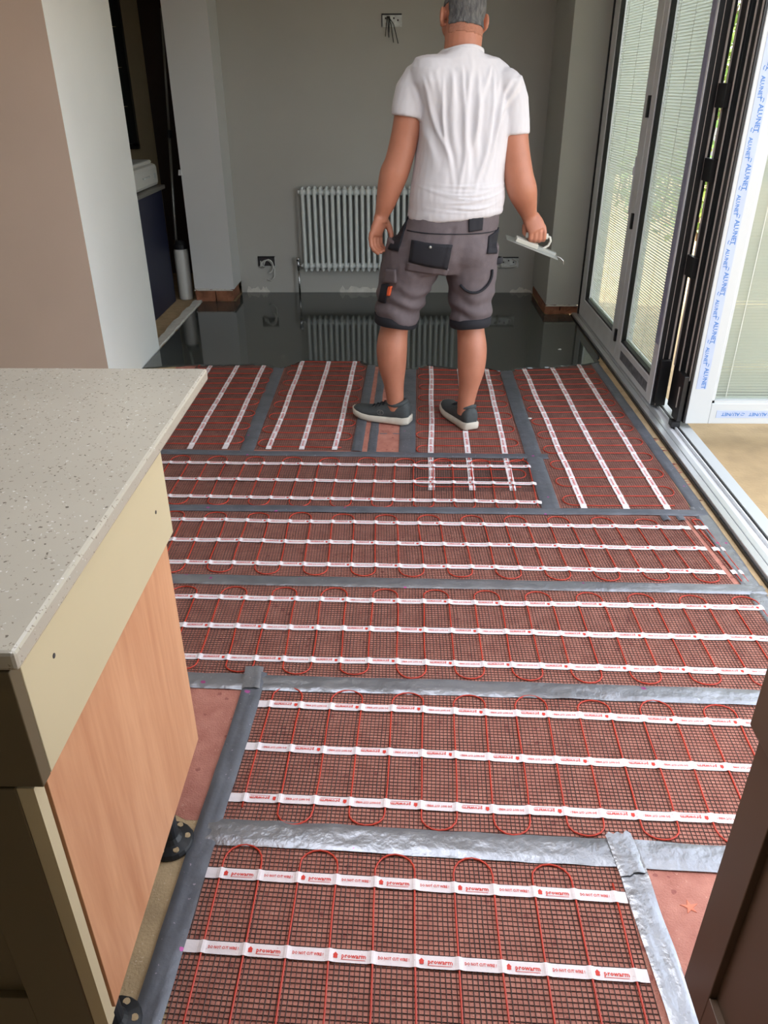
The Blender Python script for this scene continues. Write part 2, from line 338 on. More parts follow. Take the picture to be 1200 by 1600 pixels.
def ragged_plaster(parent, x0, x1, y, z0, h, seed, name='plaster_edge'):
    rr = random.Random(seed); n = 14; top = []; 
    for i in range(n + 1): top.append((x0 + (x1 - x0) * i / n, z0 + h * (0.35 + 0.65 * rr.random()) * (0.3 if i in (0, n) else 1)))
    pts = [(x1, z0), (x0, z0)] + top; k = len(pts); mb = MB()
    mb.add([(p[0], y - .006, p[1]) for p in pts] + [(p[0], y + .004, p[1]) for p in pts],
           [tuple(range(k)), tuple(range(2*k - 1, k - 1, -1))] + [(i, (i+1) % k, k + (i+1) % k, k + i) for i in range(k)])
    mb.build(name, 'mortar', parent)
ragged_plaster(wb, -1.2, -1.02, YB, .008, .05, 1); ragged_plaster(wb, -.47, -.16, YB, .008, .055, 2); ragged_plaster(wb, -.16, .02, YB, .008, .065, 3); ragged_plaster(wb, .86, 1.03, YB, .008, .045, 4)
ragged_plaster(c2, -1.54, -1.25, 5.857, .088, .016, 5); ragged_plaster(pier, 1.03, 1.26, 5.497, .066, .012, 6)
ch = MB(); ch.prism([(-1.552, 5.845), (-1.53, 5.84), (-1.525, 5.862), (-1.545, 5.87)], 0.885, .92, .006); ch.build('plaster_chip', 'pillar', c2)
# ragged threshold between utility room and screed
thr = refine([(-1.49, 4.676), (-1.49, 5.86)], 14, .006, 70); thr2 = refine([(-1.545, 5.86), (-1.56, 5.3), (-1.55, 4.676)], 12, .012, 80)
o = MB().prism(thr + thr2, 0.0, 0.018, .003).build('trim_1', 'mortar'); struct(o, 'broken white plaster strip along the utility threshold')

# ------------------------------------------------------------------ sill of the folding doors
S0, S1 = 0.35, 5.49
sill = MB().box(1.212, S0, -.02, 1.378, S1, .006).build('trim_2', 'alu'); struct(sill, 'aluminium threshold track of the folding doors')
box('side_seal', (1.208, S0, -.01), (1.214, S1, .012), 'alu_black', sill)
box('rail', (1.216, S0, .006), (1.244, S1, .024), 'alu_bright', sill, .002)
box('rail', (1.248, S0, .006), (1.272, S1, .023), 'alu_bright', sill, .002)
box('rail', (1.276, S0, .006), (1.300, S1, .010), 'alu', sill, .001)
box('rail', (1.306, S0, .006), (1.312, S1, .022), 'alu', sill, .001)
box('rail', (1.315, S0, .006), (1.320, S1, .022), 'alu_black', sill, .001)
box('rail', (1.323, S0, .006), (1.376, S1, .024), 'alu_white', sill, .002)

# ------------------------------------------------------------------ folding doors
def text_mesh(body, size, res=1, bold=0.0):
    cu = bpy.data.curves.new('txt', 'FONT'); cu.body = body; cu.size = size; cu.resolution_u = res; cu.offset = bold; cu.align_x = 'CENTER'; cu.align_y = 'CENTER'
    o = bpy.data.objects.new('txt', cu); C.objects.link(o)
    dg = bpy.context.evaluated_depsgraph_get(); me = bpy.data.meshes.new_from_object(o.evaluated_get(dg))
    v = [tuple(x.co) for x in me.vertices]; f = [tuple(p.vertices) for p in me.polygons]
    bpy.data.objects.remove(o); bpy.data.curves.remove(cu); bpy.data.meshes.remove(me)
    return v, f
def leaf_panel(name, w, h, th, stile, bot, M4, label, group, inner='alu', outer='alu', slat_tilt=-1.12, cords=(.12, .5, .88)):
    """door leaf in local axes: u along width, v up, n through; M4 maps (u, n, v) to world"""
    base = M4 @ Vector((0, 0, 0)); r = empty(name, base, label, 'door', group)
    def bld(mb, nm, m, parent=r, smooth=False, bevel=0.0):
        mb.v = [tuple(M4 @ Vector(v)) for v in mb.v]
        return mb.build(nm, m, parent, smooth, bevel)
    fo = []
    for nm, a, b in (('stile', (0, 0, 0), (stile, th, h)), ('stile', (w - stile, 0, 0), (w, th, h)), ('bottom_rail', (stile, 0, 0), (w - stile, th, bot)), ('top_rail', (stile, 0, h - bot), (w - stile, th, h))):
        fo.append(bld(MB().box(*a, *b), nm, inner, bevel=.003))
    g0, g1, z0, z1 = stile, w - stile, bot, h - bot
    bd = .012       # black glazing bead
    mb = MB().box(g0, .006, z0, g0 + bd, .03, z1).box(g1 - bd, .006, z0, g1, .03, z1).box(g0, .006, z0, g1, .03, z0 + bd).box(g0, .006, z1 - bd, g1, .03, z1)
    bld(mb, 'glazing_bead', 'alu_black' if inner == 'alu' else 'alu_white')
    bld(MB().add([(g0, .026, z0), (g1, .026, z0), (g1, .026, z1), (g0, .026, z1)], [(0, 1, 2, 3)]), 'glass_pane', 'glass')
    bld(MB().add([(g0, .054, z0), (g1, .054, z0), (g1, .054, z1), (g0, .054, z1)], [(0, 1, 2, 3)]), 'glass_pane', 'glass')
    mb = MB(); pitch = .0135; n = int((z1 - z0 - .03) / pitch); sw = .0156; ca, sa = math.cos(slat_tilt), math.sin(slat_tilt)
    for i in range(n):
        z = z0 + .02 + i * pitch; dn, dz = sw * .5 * ca, sw * .5 * sa
        mb.add([(g0 + .014, .040 - dn, z - dz), (g1 - .014, .040 - dn, z - dz), (g1 - .014, .040 + dn, z + dz), (g0 + .014, .040 + dn, z + dz)], [(0, 1, 2, 3)])
    b = bld(mb, 'blind_slats', 'blind'); b['kind'] = 'stuff'
    for c in cords:
        u = g0 + (g1 - g0) * c
        bld(MB().box(u - .0016, .0325, z0 + .01, u + .0016, .0335, z1), 'ladder_cord', 'white_cable')
    bld(MB().box(g0 + .01, .034, z0 + .008, g1 - .01, .046, z0 + .018), 'blind_bottom_bar', 'blind')
    return r, bld
HD = 2.12
Z0 = .028
# leaf maps: closed leaves run along -Y, inner face towards -X
def closed(y0): return Matrix(((0, 1, 0, XR), (-1, 0, 0, y0), (0, 0, 1, Z0), (0, 0, 0, 1)))
struct(box('trim_3', (1.250, 5.462, .02), (1.262, 5.474, 2.16), 'alu_black'), 'black seal between door frame and leaf')
fr = MB().box(1.255, 5.475, .02, 1.335, 5.50, 2.22).box(1.255, 3.3, 2.16, 1.335, 5.5, 2.22).box(1.255, .35, 2.16, 1.335, 3.3, 2.22)
struct(fr.build('door_frame', 'alu'), 'grey aluminium frame around the folding doors')
r, bld = leaf_panel('folding_door_leaf', 1.02, HD, .07, .115, .12, closed(5.465), 'closed grey door leaf next to the wall pier, blinds in its glass', 'leaves of the folding door')
bld(MB().box(1.0, -.012, .10, 1.022, 0, .17), 'hinge', 'alu_black'); bld(MB().box(1.0, -.012, .72, 1.022, 0, .80), 'hinge', 'alu_black'); bld(MB().box(1.0, -.012, 1.26, 1.022, 0, 1.36), 'hinge', 'alu_black')
bld(MB().box(.895, -.003, .78, .903, .010, 1.07).box(.893, -.008, .98, .905, -.002, 1.02), 'blind_slider', 'alu', bevel=.002)
r2, bld2 = leaf_panel('folding_door_leaf', .745, HD, .07, .075, .12, closed(4.44), 'closed grey door leaf nearest the open gap, blinds in its glass', 'leaves of the folding door')
# black end face of this leaf with gasket lines
bld2(MB().box(.745, .004, 0, .757, .072, HD), 'edge_profile', 'alu_black')
bld2(MB().box(.757, .022, 0, .760, .0245, HD), 'gasket', 'gasket'); bld2(MB().box(.757, .050, .22, .762, .058, HD), 'gasket', 'gasket')
bld2(MB().box(.672, -.0008, .30, .728, 0.0002, HD), 'protective_film', mat('violet_film', srgb(150, 150, 172), 0.4, var=.15, vscale=40))
bld2(MB().box(.757, .010, .02, .785, .060, .24), 'pivot_block', 'alu_black', bevel=.003)
bld2(MB().box(.12, -.0008, .035, .66, 0.0002, .085), 'protective_film', mat('torn_film', srgb(120, 122, 128), 0.5, var=.4, vscale=30))
# folded-out leaves stand across the track, extending outdoors along +X, faces towards -Y
def folded(y0, x0=1.335): return Matrix(((1, 0, 0, x0), (0, 1, 0, y0), (0, 0, 1, Z0 + .025), (0, 0, 0, 1)))
r3, bld3 = leaf_panel('folding_door_leaf', .80, HD, .085, .10, .10, folded(3.548), 'folded-out dark leaf standing behind the taped white leaf', 'leaves of the folding door', inner='alu_black')
bld3(MB().box(-.008, 0, 0, 0, .085, HD), 'edge_profile', 'alu_black')
for n0 in (.078, .000): bld3(MB().box(-.011, n0, .20, -.008, n0 + .011, HD), 'gasket', 'gasket')
r4, bld4 = leaf_panel('folding_door_leaf', .80, HD, .085, .105, .10, folded(3.385), 'white folded-out door leaf with printed blue film on its frame', 'leaves of the folding door', inner='alu_white')
bld4(MB().box(-.008, 0.006, 0, 0, .090, HD), 'edge_profile', 'alu_black')
for n0 in (.078, .020): bld4(MB().box(-.011, n0, .20, -.008, n0 + .011, HD), 'gasket', 'gasket')
bld4(MB().box(-.035, .02, .0, -.011, .10, .22), 'pivot_block', 'alu_black', bevel=.003); bld4(MB().box(-.038, .05, .06, -.035, .058, .16), 'gasket', 'gasket')
bld4(MB().tube([(-.03, .05, -.05), (-.03, .05, 0)], .012).box(-.05, .03, -.03, -.01, .075, -.005), 'roller', 'alu_black')
for zz in (.62, 1.02, 1.30): bld3(MB().box(-.03, .02, zz, -.008, .12, zz + .09), 'hinge', 'alu_black', bevel=.003)
# printed protective film on the white leaf
film = bld4(MB().box(.018, -.0012, .17, .064, .0002, HD), 'protective_film', 'film')
film2 = bld4(MB().box(.135, -.0012, .030, .78, .0002, .066), 'protective_film', 'film')
tv, tf = text_mesh('ALUNET', .026, 1, .0007)
def swoosh(mb, f):
    for a0 in (0.3, 3.4):
        pts = [(math.cos(a0 + t * .5) * .011, math.sin(a0 + t * .5) * .007) for t in range(5)]
        pts2 = [(x * .6, y * .6) for x, y in reversed(pts)]
        mb.add([f(*p) for p in pts + pts2], [tuple(range(10))])
z = .22; k = 0
while z < HD - .1:
    off = .048 if k % 2 == 0 else .034; sz = 1.0 if k % 2 == 0 else .8; mb = MB()
    f = lambda x, y: (off + y * sz, -.0016, z - x * sz)
    mb.add([f(v[0], v[1]) for v in tv], tf); swoosh(mb, lambda x, y: (off + y, -.0016, z + .064 - x)); z += .105; k += 1
    bld4(mb, 'film_lettering', 'print_blue', film)
x = .20
while x < .76:
    mb = MB(); f = lambda a, b: (x - a * .85, -.0016, .048 - b * .85)
    mb.add([f(v[0], v[1]) for v in tv], tf); swoosh(mb, lambda a, b: (x + .055 - a, -.0016, .048 - b)); x += .125
    bld4(mb, 'film_lettering', 'print_blue', film2)

# ------------------------------------------------------------------ outdoors
struct(box('floor_patio', (1.378, -8, -.3), (9, 16, -.10), 'patio'), 'beige patio outside the folding doors')
hd = empty('garden_hedge', (3.3, 7.0, -.1), 'leafy green hedge beyond the patio seen through the door gap', 'hedge')
mb = MB(); rr = random.Random(4)
for i in range(9000):
    c = Vector((rr.gauss(3.3, .22), rr.uniform(3.5, 13), -.1 + rr.random() ** .9 * 2.9)); s = rr.uniform(.03, .065)
    a = Vector((rr.uniform(-1, 1), rr.uniform(-1, 1), rr.uniform(-1, 1))).normalized(); b = a.cross(Vector((rr.uniform(-1, 1), rr.uniform(-1, 1), rr.uniform(-1, 1)))).normalized()
    mb.add([c - a * s, c + b * s * .5, c + a * s, c - b * s * .5], [(0, 1, 2, 3)])
fo = mb.build('foliage', 'leaf', hd); fo['kind'] = 'stuff'
mb = MB()
for i in range(60):
    y = 3.6 + i * .155; mb.tube([(3.3 + rr.uniform(-.1, .1), y, -.1), (3.3 + rr.uniform(-.15, .15), y + rr.uniform(-.1, .1), 1.2), (3.3 + rr.uniform(-.2, .2), y + rr.uniform(-.2, .2), 2.4)], [.012, .009, .004], 5)
st = mb.build('stems', 'twig', hd); st['kind'] = 'stuff'
# ================================================================== heating mats
MESH_T = .0011
logo_v, logo_f = text_mesh('prowarm', .0125, 1, .00028); warn_v, warn_f = text_mesh('DO NOT CUT WIRE !', .0080, 1, .00022)
_w = max(v[0] for v in warn_v); warn_v = [(v[0] * .0295 / _w, v[1], v[2]) for v in warn_v]
house = ([(-.029, -.005, 0), (-.021, -.005, 0), (-.021, .001, 0), (-.0195, .001, 0), (-.025, .0065, 0), (-.0305, .001, 0), (-.029, .001, 0)], [(0, 1, 2, 3, 4, 5, 6)])
def heating_mat(q, zb, label, loops, swap=False, flip=False, strips=(.175, .5, .825), single=False, first=1, phase=.0, cable_pitch=.0815, cut_strip=None):
    """q: corners (s0t0, s1t0, s1t1, s0t1); s runs along the length (strip direction), t across the 0.5 m width"""
    q = [Vector((p[0], p[1])) for p in q]
    Ls = ((q[1] - q[0]).length + (q[2] - q[3]).length) / 2; Lt = ((q[3] - q[0]).length + (q[2] - q[1]).length) / 2
    def P(s, t, z=0.0):
        p = q[0].lerp(q[1], s).lerp(q[3].lerp(q[2], s), t)
        return (p.x, p.y, zb + z)
    c = P(.5, .5); r = empty('heating_mat', (c[0], c[1], 0), label, 'heating mat', 'red underfloor heating mats')
    rr = random.Random(int(Ls * 1000) + int(q[0].x * 77))
    # woven grid of threads, 10 mm apart
    mb = MB(); w = .00085
    def thread(pts, dirv, w):
        n = len(pts); vs = []
        for p in pts: vs += [(p[0] - dirv[0] * w, p[1] - dirv[1] * w, p[2]), (p[0], p[1], p[2] + MESH_T), (p[0] + dirv[0] * w, p[1] + dirv[1] * w, p[2])]
        fs = []
        for i in range(n - 1): a = i * 3; fs += [(a, a + 1, a + 4, a + 3), (a + 1, a + 2, a + 5, a + 4)]
        mb.add(vs, fs)
    ds = (q[1] - q[0]).normalized(); dt = (q[3] - q[0]).normalized()
    ns, nt = int(Ls / .0098), int(Lt / .0098)
    wob = lambda a, b: noise.noise(Vector((a * 3.1 + q[0].x, b * 3.7, zb * 90))) * .0022
    for i in range(ns + 1):
        s = i / ns
        pts = []
        for k in range(7):
            t = k / 6; p = P(s, t, wob(s * Ls, t * Lt) * .3); d = wob(s * Ls * 2 + 5, t * 2); pts.append((p[0] + ds.x * d, p[1] + ds.y * d, p[2] + .0006))
        thread(pts, ds, w * rr.uniform(.9, 1.5))
    m = max(4, int(Ls / .1))
    for j in range(nt + 1):
        t = j / nt; pts = []
        for k in range(m + 1):
            s = k / m; p = P(s, t, wob(s * Ls, t * Lt) * .3); d = wob(s * Ls * 2 + 9, t * 2 + 3); pts.append((p[0] + dt.x * d, p[1] + dt.y * d, p[2]))
        thread(pts, dt, w * rr.uniform(.8, 1.2))
    g = mb.build('mesh_grid', 'thread', r); g['kind'] = 'stuff'
    # serpentine heating cable
    n = max(1, int(round(Ls / cable_pitch))); ss = [(i + .5 + phase) * cable_pitch / Ls for i in range(n) if (i + .5 + phase) * cable_pitch < Ls - .01]
    e0, e1 = .035, .965; rad = cable_pitch / 2 / Lt; path = []; rs = .0021
    for i, s in enumerate(ss):
        up = (i + first) % 2 == 0
        a, b = (e0 + rad * .9, e1 - rad * .9) if up else (e1 - rad * .9, e0 + rad * .9)
        sj = rr.uniform(-.003, .003) / Ls
        for k in range(5):
            t = a + (b - a) * k / 4; path.append(P(s + sj * math.sin(k * 1.3), t, .003))
        if i + 1 < len(ss):
            h = (ss[i + 1] - s) / 2; cs = s + h; sg = 1 if up else -1; ex = rad * .9 * rr.uniform(.85, 1.12)
            for k in range(1, 8):
                an = math.pi * k / 8; path.append(P(cs - h * math.cos(an), b + sg * ex * math.sin(an), .003))
    MB().tube(path, rs, 6).build('heating_cable', 'cable', r, smooth=True)
    # three white printed strips over the cable
    for si_, t in enumerate(strips):
        hw = .0125 / Lt; mb = MB(); k = int(Ls / .004); vs = []
        dips = []
        for i in range(k + 1):
            s = i / k; z = .0030
            for c_ in ss:
                d = (s - c_) * Ls
                if abs(d) < .03: z = max(z, .0030 + .0032 * math.exp(-(d / .006) ** 2))
            wv = noise.noise(Vector((s * Ls * 4, t * 9, q[0].y * 3))) * .004 / Lt
            z += max(0, noise.noise(Vector((s * Ls * 6, t * 5 + 3, q[0].x * 2)))) * .002
            vs += [P(s, t + wv - hw, z - .0004), P(s, t + wv, z), P(s, t + wv + hw, z - .0004)]
        fs = []
        for i in range(k): a = i * 3; fs += [(a, a + 1, a + 4, a + 3), (a + 1, a + 2, a + 5, a + 4)]
        mb.add(vs, fs); so = mb.build('adhesive_strip', 'strip', r)
        mb = MB(); step = cable_pitch; i = 0; s0 = (ss[0] + ss[1]) / 2 * Ls if len(ss) > 1 else Ls / 2
        s_ = s0 + (si_ % 2) * 0
        while s_ < Ls - .03:
            s = s_ / Ls; wv = noise.noise(Vector((s_ * 4, t * 9, q[0].y * 3))) * .004; zz = .0038 + max(0, noise.noise(Vector((s_ * 6, t * 5 + 3, q[0].x * 2)))) * .002
            sgn = -1 if flip else 1
            base = Vector(P(s, t, zz)); ax = Vector((ds.x, ds.y, 0)) * sgn; ay = Vector((-dt.x, -dt.y, 0)) * sgn; ob = Vector((dt.x, dt.y, 0)) * wv
            T = lambda v, dx=0, dy=0: base + ob + ax * (v[0] + dx) + ay * (v[1] + dy)
            if (i + si_) % 2 == 0:
                mb.add([T(v, .006) for v in logo_v], logo_f); mb.add([T(v, -.004) for v in house[0]], house[1])
                mb.add([T(v) for v in ((-.018, -.0075, 0), (.028, -.0075, 0), (.028, -.0066, 0), (-.018, -.0066, 0))], [(0, 1, 2, 3)])
            else: mb.add([T(v) for v in warn_v], warn_f)
            s_ += step; i += 1
            if single: mb.build('printed_text', 'print_red', so); mb = MB()
        if mb.v: mb.build('printed_text', 'print_red', so)['kind'] = 'stuff'
    return r

ROWS = [
 # far-left, far-right, near-right, near-left
 ([(-1.20, 3.12), (.62, 3.095), (.60, 2.600), (-1.20, 2.648)], .0035, 'sideways heating mat just in front of the shoes, ending short of the door side', dict(flip=True)),
 ([(-1.10, 2.622), (1.075, 2.580), (1.105, 2.122), (-1.10, 2.168)], .0020, 'long sideways heating mat second from the man, cut near its right end', dict(flip=True)),
 ([(-1.10, 2.120), (1.165, 2.079), (1.165, 1.610), (-1.10, 1.676)], .0020, 'long sideways heating mat level with the far end of the island worktop', dict(flip=True)),
 ([(-.375, 1.632), (1.06, 1.575), (1.04, 1.100), (-.395, 1.160)], .0020, 'sideways heating mat above the silver tape cross, beside the bare red floor patch', dict(flip=True)),
 ([(-.405, 1.130), (.468, 1.085), (.468, .600), (-.415, .645)], .0020, 'nearest heating mat between the wooden cabinet foot and silver tape', dict(flip=False)),
]
for k_, (q, zb, lab, kw) in enumerate(ROWS): heating_mat(q, zb, lab, 0, single=k_ >= 2, **kw)
heating_mat([(1.092, 2.580), (1.146, 2.578), (1.166, 2.118), (1.128, 2.121)], .0020, 'narrow offcut of heating mat at the right end of the second row', 0, flip=True, cable_pitch=.024)
COLS = [
 ([(-1.185, 4.42), (-1.185, 3.172), (-.700, 3.182), (-.705, 4.42)], .0020, 'upright heating mat nearest the utility opening, half behind the worktop', {}),
 ([(-.656, 4.47), (-.665, 3.182), (-.207, 3.176), (-.175, 4.47)], .0020, 'upright heating mat left of the lifted left shoe', {}),
 ([(.102, 4.42), (.045, 2.79), (.556, 2.79), (.592, 4.40)], .0012, 'upright heating mat under the right shoe, its near end overlapped by another mat', {}),
 ([(.630, 4.40), (.635, 2.642), (1.130, 2.640), (1.136, 4.44)], .0020, 'upright heating mat beside the folding doors', {}),
]
for q, zb, lab, kw in COLS: heating_mat(q, zb, lab, 0, **kw)

# ------------------------------------------------------------------ duct tape
def tape(p, q, w, label, m='duct', z=.0072, wr=.0012, seed=0, end=.004, group='strips of duct tape joining the mats'):
    p = Vector(p); q = Vector(q); d = q - p; L = d.length; d.normalize(); nrm = Vector((-d.y, d.x)); n = max(4, int(L / .02)); k = 6; vs = []; fs = []
    rr = random.Random(seed)
    for i in range(n + 1):
        for j in range(k + 1):
            s = i / n; t = j / k - .5
            e = rr.uniform(-end, end) if i in (0, n) else 0
            wig = noise.noise(Vector((s * L * 2.2, seed, 0))) * .004
            edg = noise.noise(Vector((s * L * 14, seed + t * 9, 3))) * .0012
            pt = p + d * (s * L + e) + nrm * (t * w + wig + (edg if j in (0, k) else 0))
            zz = z + noise.noise(Vector((s * L * 16, t * w * 60, seed))) * wr + (abs(noise.noise(Vector((s * L * 5, t * 3, seed + 5)))) ** 2) * wr * 2.5
            if j in (0, k): zz -= .0035
            vs.append((pt.x, pt.y, zz))
    for i in range(n):
        for j in range(k): a = i * (k + 1) + j; fs.append((a, a + 1, a + k + 2, a + k + 1))
    o = MB().add(vs, fs).build('duct_tape', m, None, smooth=True)
    return tag(o, label, 'tape', group)
tape((-1.2, 3.150), (.66, 3.120), .052, 'dull grey tape strip running right behind the first sideways mat', 'duct_shaded', seed=1)
tape((-1.2, 2.632), (1.178, 2.612), .050, 'grey tape strip between the first and second sideways mats', 'duct_shaded', seed=2, z=.0085)
tape((-1.15, 2.146), (1.19, 2.101), .056, 'grey tape strip between the second and third sideways mats', seed=3)
tape((-1.0, 1.652), (1.06, 1.592), .062, 'silver tape strip above the bare red patch, running to the door side', seed=4, wr=.0026)
tape((-.42, 1.146), (.80, 1.090), .068, 'silver tape strip meeting the tape cross near the brown cabinet', seed=5, wr=.003, z=.0085)
tape((-.697, 4.42), (-.684, 3.14), .064, 'grey tape strip between the two left upright mats', 'duct_shaded', seed=6)
tape((-.160, 4.42), (-.188, 3.16), .048, 'grey tape strip along the mat left of the lifted shoe', 'duct_shaded', seed=7)
tape((-.095, 4.38), (-.122, 3.16), .046, 'dark tape strip between the red floor stripe and pink patch', 'duct_shaded', seed=8, z=.003)
tape((.062, 4.40), (.036, 3.13), .076, 'wide dark tape strip left of the mat under the right shoe', 'duct_shaded', seed=9, z=.006)
tape((.612, 4.36), (.592, 2.60), .072, 'grey tape strip left of the door-side upright mat', 'duct_shaded', seed=10, z=.0078)
tape((1.148, 4.43), (1.162, 2.62), .050, 'grey tape strip along the door-side upright mat', 'duct_shaded', seed=11, z=.006)
tape((1.158, 2.66), (1.160, 1.55), .058, 'pink-marked tape strip along the sill ends of the long mats', seed=12, z=.006)
tape((-.392, 1.668), (-.445, .60), .056, 'long grey tape strip running towards the cabinet feet', 'duct_shaded', seed=13, z=.009, wr=.002)  # silver tape as well, given the darker tone of its unlit side
tape((.490, 1.135), (.520, .58), .056, 'crinkled silver tape strip on the right edge of the nearest mat', seed=14, z=.0095, wr=.0045)
for (x, w_) in ((1.01, .03), (1.068, .03)):
    tape((x, 2.585), (x + .001, 2.548), w_, 'small grey tape tab beside the cut mat strip, ' + ('left one of two' if x < 1.03 else 'right one of two'), 'duct_shaded', seed=int(x * 90), z=.0092, group='small tape tabs at the cut mat end')
tape((.484, 1.150), (.494, 1.05), .058, 'short crinkled silver tape piece crossing the tape junction', seed=15, z=.0135, wr=.003)
tape((-.402, 1.69), (-.398, 1.60), .050, 'short silver tape piece lapped over the corner of the red patch', seed=16, z=.0125, wr=.003)
# two short dark tape ticks on the pink patch
for x in (-.088, .008):
    tape((x, 3.372), (x + .035 if x < 0 else x - .035, 3.372), .010, 'short dark tape tick on the ' + ('left' if x < 0 else 'right') + ' edge of the pink floor patch', 'duct_shaded', seed=int(x * 500) + 60, z=.002, wr=.0003, group='tape ticks on the pink patch')

# small finds on the floor
def star_leaf(c, s, z):
    pts = []
    for i in range(10):
        a = math.pi * 2 * i / 10 + .4; rr_ = s * (1.0 if i % 2 == 0 else .42) * (1.1 if i in (0, 4) else .9)
        pts.append((c[0] + math.cos(a) * rr_, c[1] + math.sin(a) * rr_))
    mb = MB().prism(pts, z, z + .0015, .001)
    o = mb.build('fallen_leaf', 'dry_leaf'); return tag(o, 'small dry orange leaf lying on the bare red floor', 'leaf')
star_leaf((.590, .985), .018, .0009)
for i, (x, y, z, s, lab) in enumerate(((.640, 3.545, .0078, .010, 'white plaster crumb on the tape right of the right shoe'), (.985, 4.66, .0096, .012, 'white plaster crumb floating on the wet screed by the doors'))):
    rr = random.Random(i); me = MB().ball((0, 0, 0), (s, s * .7, s * .3), 8).mesh('plaster_crumb')
    for v in me.vertices: v.co *= rr.uniform(.8, 1.2)
    o = link('plaster_crumb', me, 'white_plastic'); o.location = (x, y, z + s * .3); tag(o, lab, 'crumb', 'plaster crumbs')

# ================================================================== kitchen island (left)
wt = MB().box(-1.6, .640, .894, -.408, 1.580, .920).build('worktop', 'quartz', None, bevel=.005); tag(wt, 'speckled grey quartz worktop overhanging the cream and oak cabinet', 'worktop')
ic = empty('island_cabinet', (-.75, .95, 0), 'cream and oak kitchen island cabinet standing on black adjustable feet', 'cabinet')
box('body', (-1.10, .675, .165), (-.4445, 1.235, .893), 'cream', ic)
box('end_panel', (-.444, .668, .200), (-.432, 1.228, .722), 'oak', ic, .001)['label'] = 'oak veneer end panel'
up = box('upper_panel', (-.444, .663, .716), (-.420, 1.240, .893), 'cream', ic, .0015); up['label'] = 'cream filler panel under the worktop'
for (y, z) in ((1.165, .80), (.735, .838)):
    me = MB().tube([(-.4203, y, z), (-.4193, y, z)], .0035, 8).mesh('screw_hole'); link('screw_hole', me, 'dark', up)
def shaker(parent, name, x_out, y0, y1, z0, z1, m, axis, sgn, th=.022, fw=.075, x0=None, handle=False):
    """panel door: frame of stiles and rails round a sunk panel. axis 'Y' = door lies in XZ (front at y), 'X' = in YZ"""
    def bx(a0, a1, b0, b1, d0, d1):
        if axis == 'Y': return ((a0, min(x_out + sgn*d0, x_out + sgn*d1), b0), (a1, max(x_out + sgn*d0, x_out + sgn*d1), b1))
        return ((min(x_out + sgn*d0, x_out + sgn*d1), a0, b0), (max(x_out + sgn*d0, x_out + sgn*d1), a1, b1))
    d = box(name, *bx(y0 + fw*.6, y1 - fw*.6, z0 + fw*.6, z1 - fw*.6, .012, th - .002), m, parent)
    box('stile', *bx(y0, y0 + fw, z0, z1, 0, th), m, d, .0015); box('stile', *bx(y1 - fw, y1, z0, z1, 0, th), m, d, .0015)
    box('rail', *bx(y0 + fw, y1 - fw, z0, z0 + fw, 0.0004, th), m, d, .0012); box('rail', *bx(y0 + fw, y1 - fw, z1 - fw, z1, 0.0004, th), m, d, .0012)
    return d
shaker(ic, 'door', .640, -1.08, -.456, .185, .712, 'shaded_front', 'Y', 1, fw=.085)
box('door_edge', (-.4555, .642, .186), (-.4345, .663, .711), 'cream', ic)
box('drawer_front', (-1.08, .640, .716), (-.420, .662, .893), 'shaded_front', ic, .0015)  # runs over the cream panel's end so that it reads as shaded
def foot(parent, x, y, top):
    f = MB()
    n = 20; prof = [(.048, 0), (.050, .006), (.046, .014), (.026, .020), (.020, .030), (.017, top - .02), (.030, top - .012), (.030, top)]
    f.loft([[(x + r_ * math.cos(2*math.pi*j/n), y + r_ * math.sin(2*math.pi*j/n), z) for j in range(n)] for r_, z in prof])
    o = f.build('foot', 'black_plastic', parent)
    for a in (0.2, 1.2, 2.2, 3.3, 4.4, 5.3):
        px, py = x + .036 * math.cos(a), y + .036 * math.sin(a)
        MB().tube([(px, py, .0150), (px, py, .0182)], .0065, 10).build('foot_hole', 'concrete', o)
foot(ic, -.490, 1.118, .165); foot(ic, -.492, .742, .165); foot(ic, -1.04, 1.118, .165); foot(ic, -1.04, .742, .165)

# ================================================================== cabinet in the right foreground
rc = empty('base_cabinet', (.8, .4, 0), 'dark brown panelled base cabinet cut off by the right edge', 'cabinet')
box('body', (.505, -.55, .145), (1.10, .745, .90), 'brown', rc)
shaker(rc, 'door', .480, .16, .760, .147, .700, 'brown', 'X', 1, th=.023, fw=.075)
box('drawer_front', (.466, .16, .706), (.503, .768, .895), 'brown', rc, .002)
for y in (.68, -.4):
    foot(rc, .56, y, .145); foot(rc, 1.04, y, .145)
wt2 = box('worktop', (.45, -.6, .90), (1.20, .775, .925), 'quartz', None, .004); tag(wt2, 'speckled quartz worktop on the dark brown cabinet', 'worktop')

# ================================================================== radiator
rad = empty('column_radiator', (-.15, YB - .07, 0), 'white column radiator on the grey back wall behind the man', 'radiator')
def section_mesh():
    mb = MB(); z0, z1 = .19, .783
    for y in (-.030, .030):
        mb.tube([(0, y, z0 + .012), (0, y, z0 + .05), (0, y, (z0 + z1) / 2), (0, y, z1 - .05), (0, y, z1 - .012)], [.014, .0125, .0125, .0125, .014], 10)
    for z in (z0 + .036, z1 - .036):
        mb.tube([(0, -.044, z), (0, -.03, z), (0, .03, z), (0, .044, z)], [.012, .026, .026, .012], 10, ref=(0, 0, 1), ry=[.010, .016, .016, .010])
        mb.tube([(-.0222, 0, z), (.0222, 0, z)], .021, 12)
    for y in (-.03, .03):
        mb.tube([(0, y, z0 - .004), (0, y, z0 + .014)], [.006, .015], 8); mb.tube([(0, y, z1 - .014), (0, y, z1 + .003)], [.015, .006], 8)
    return mb.mesh('section')
sm = section_mesh(); sm.materials.append(M['rad'])
for p in sm.polygons: p.use_smooth = True
NSEC = 27; bpy.context.view_layer.update()
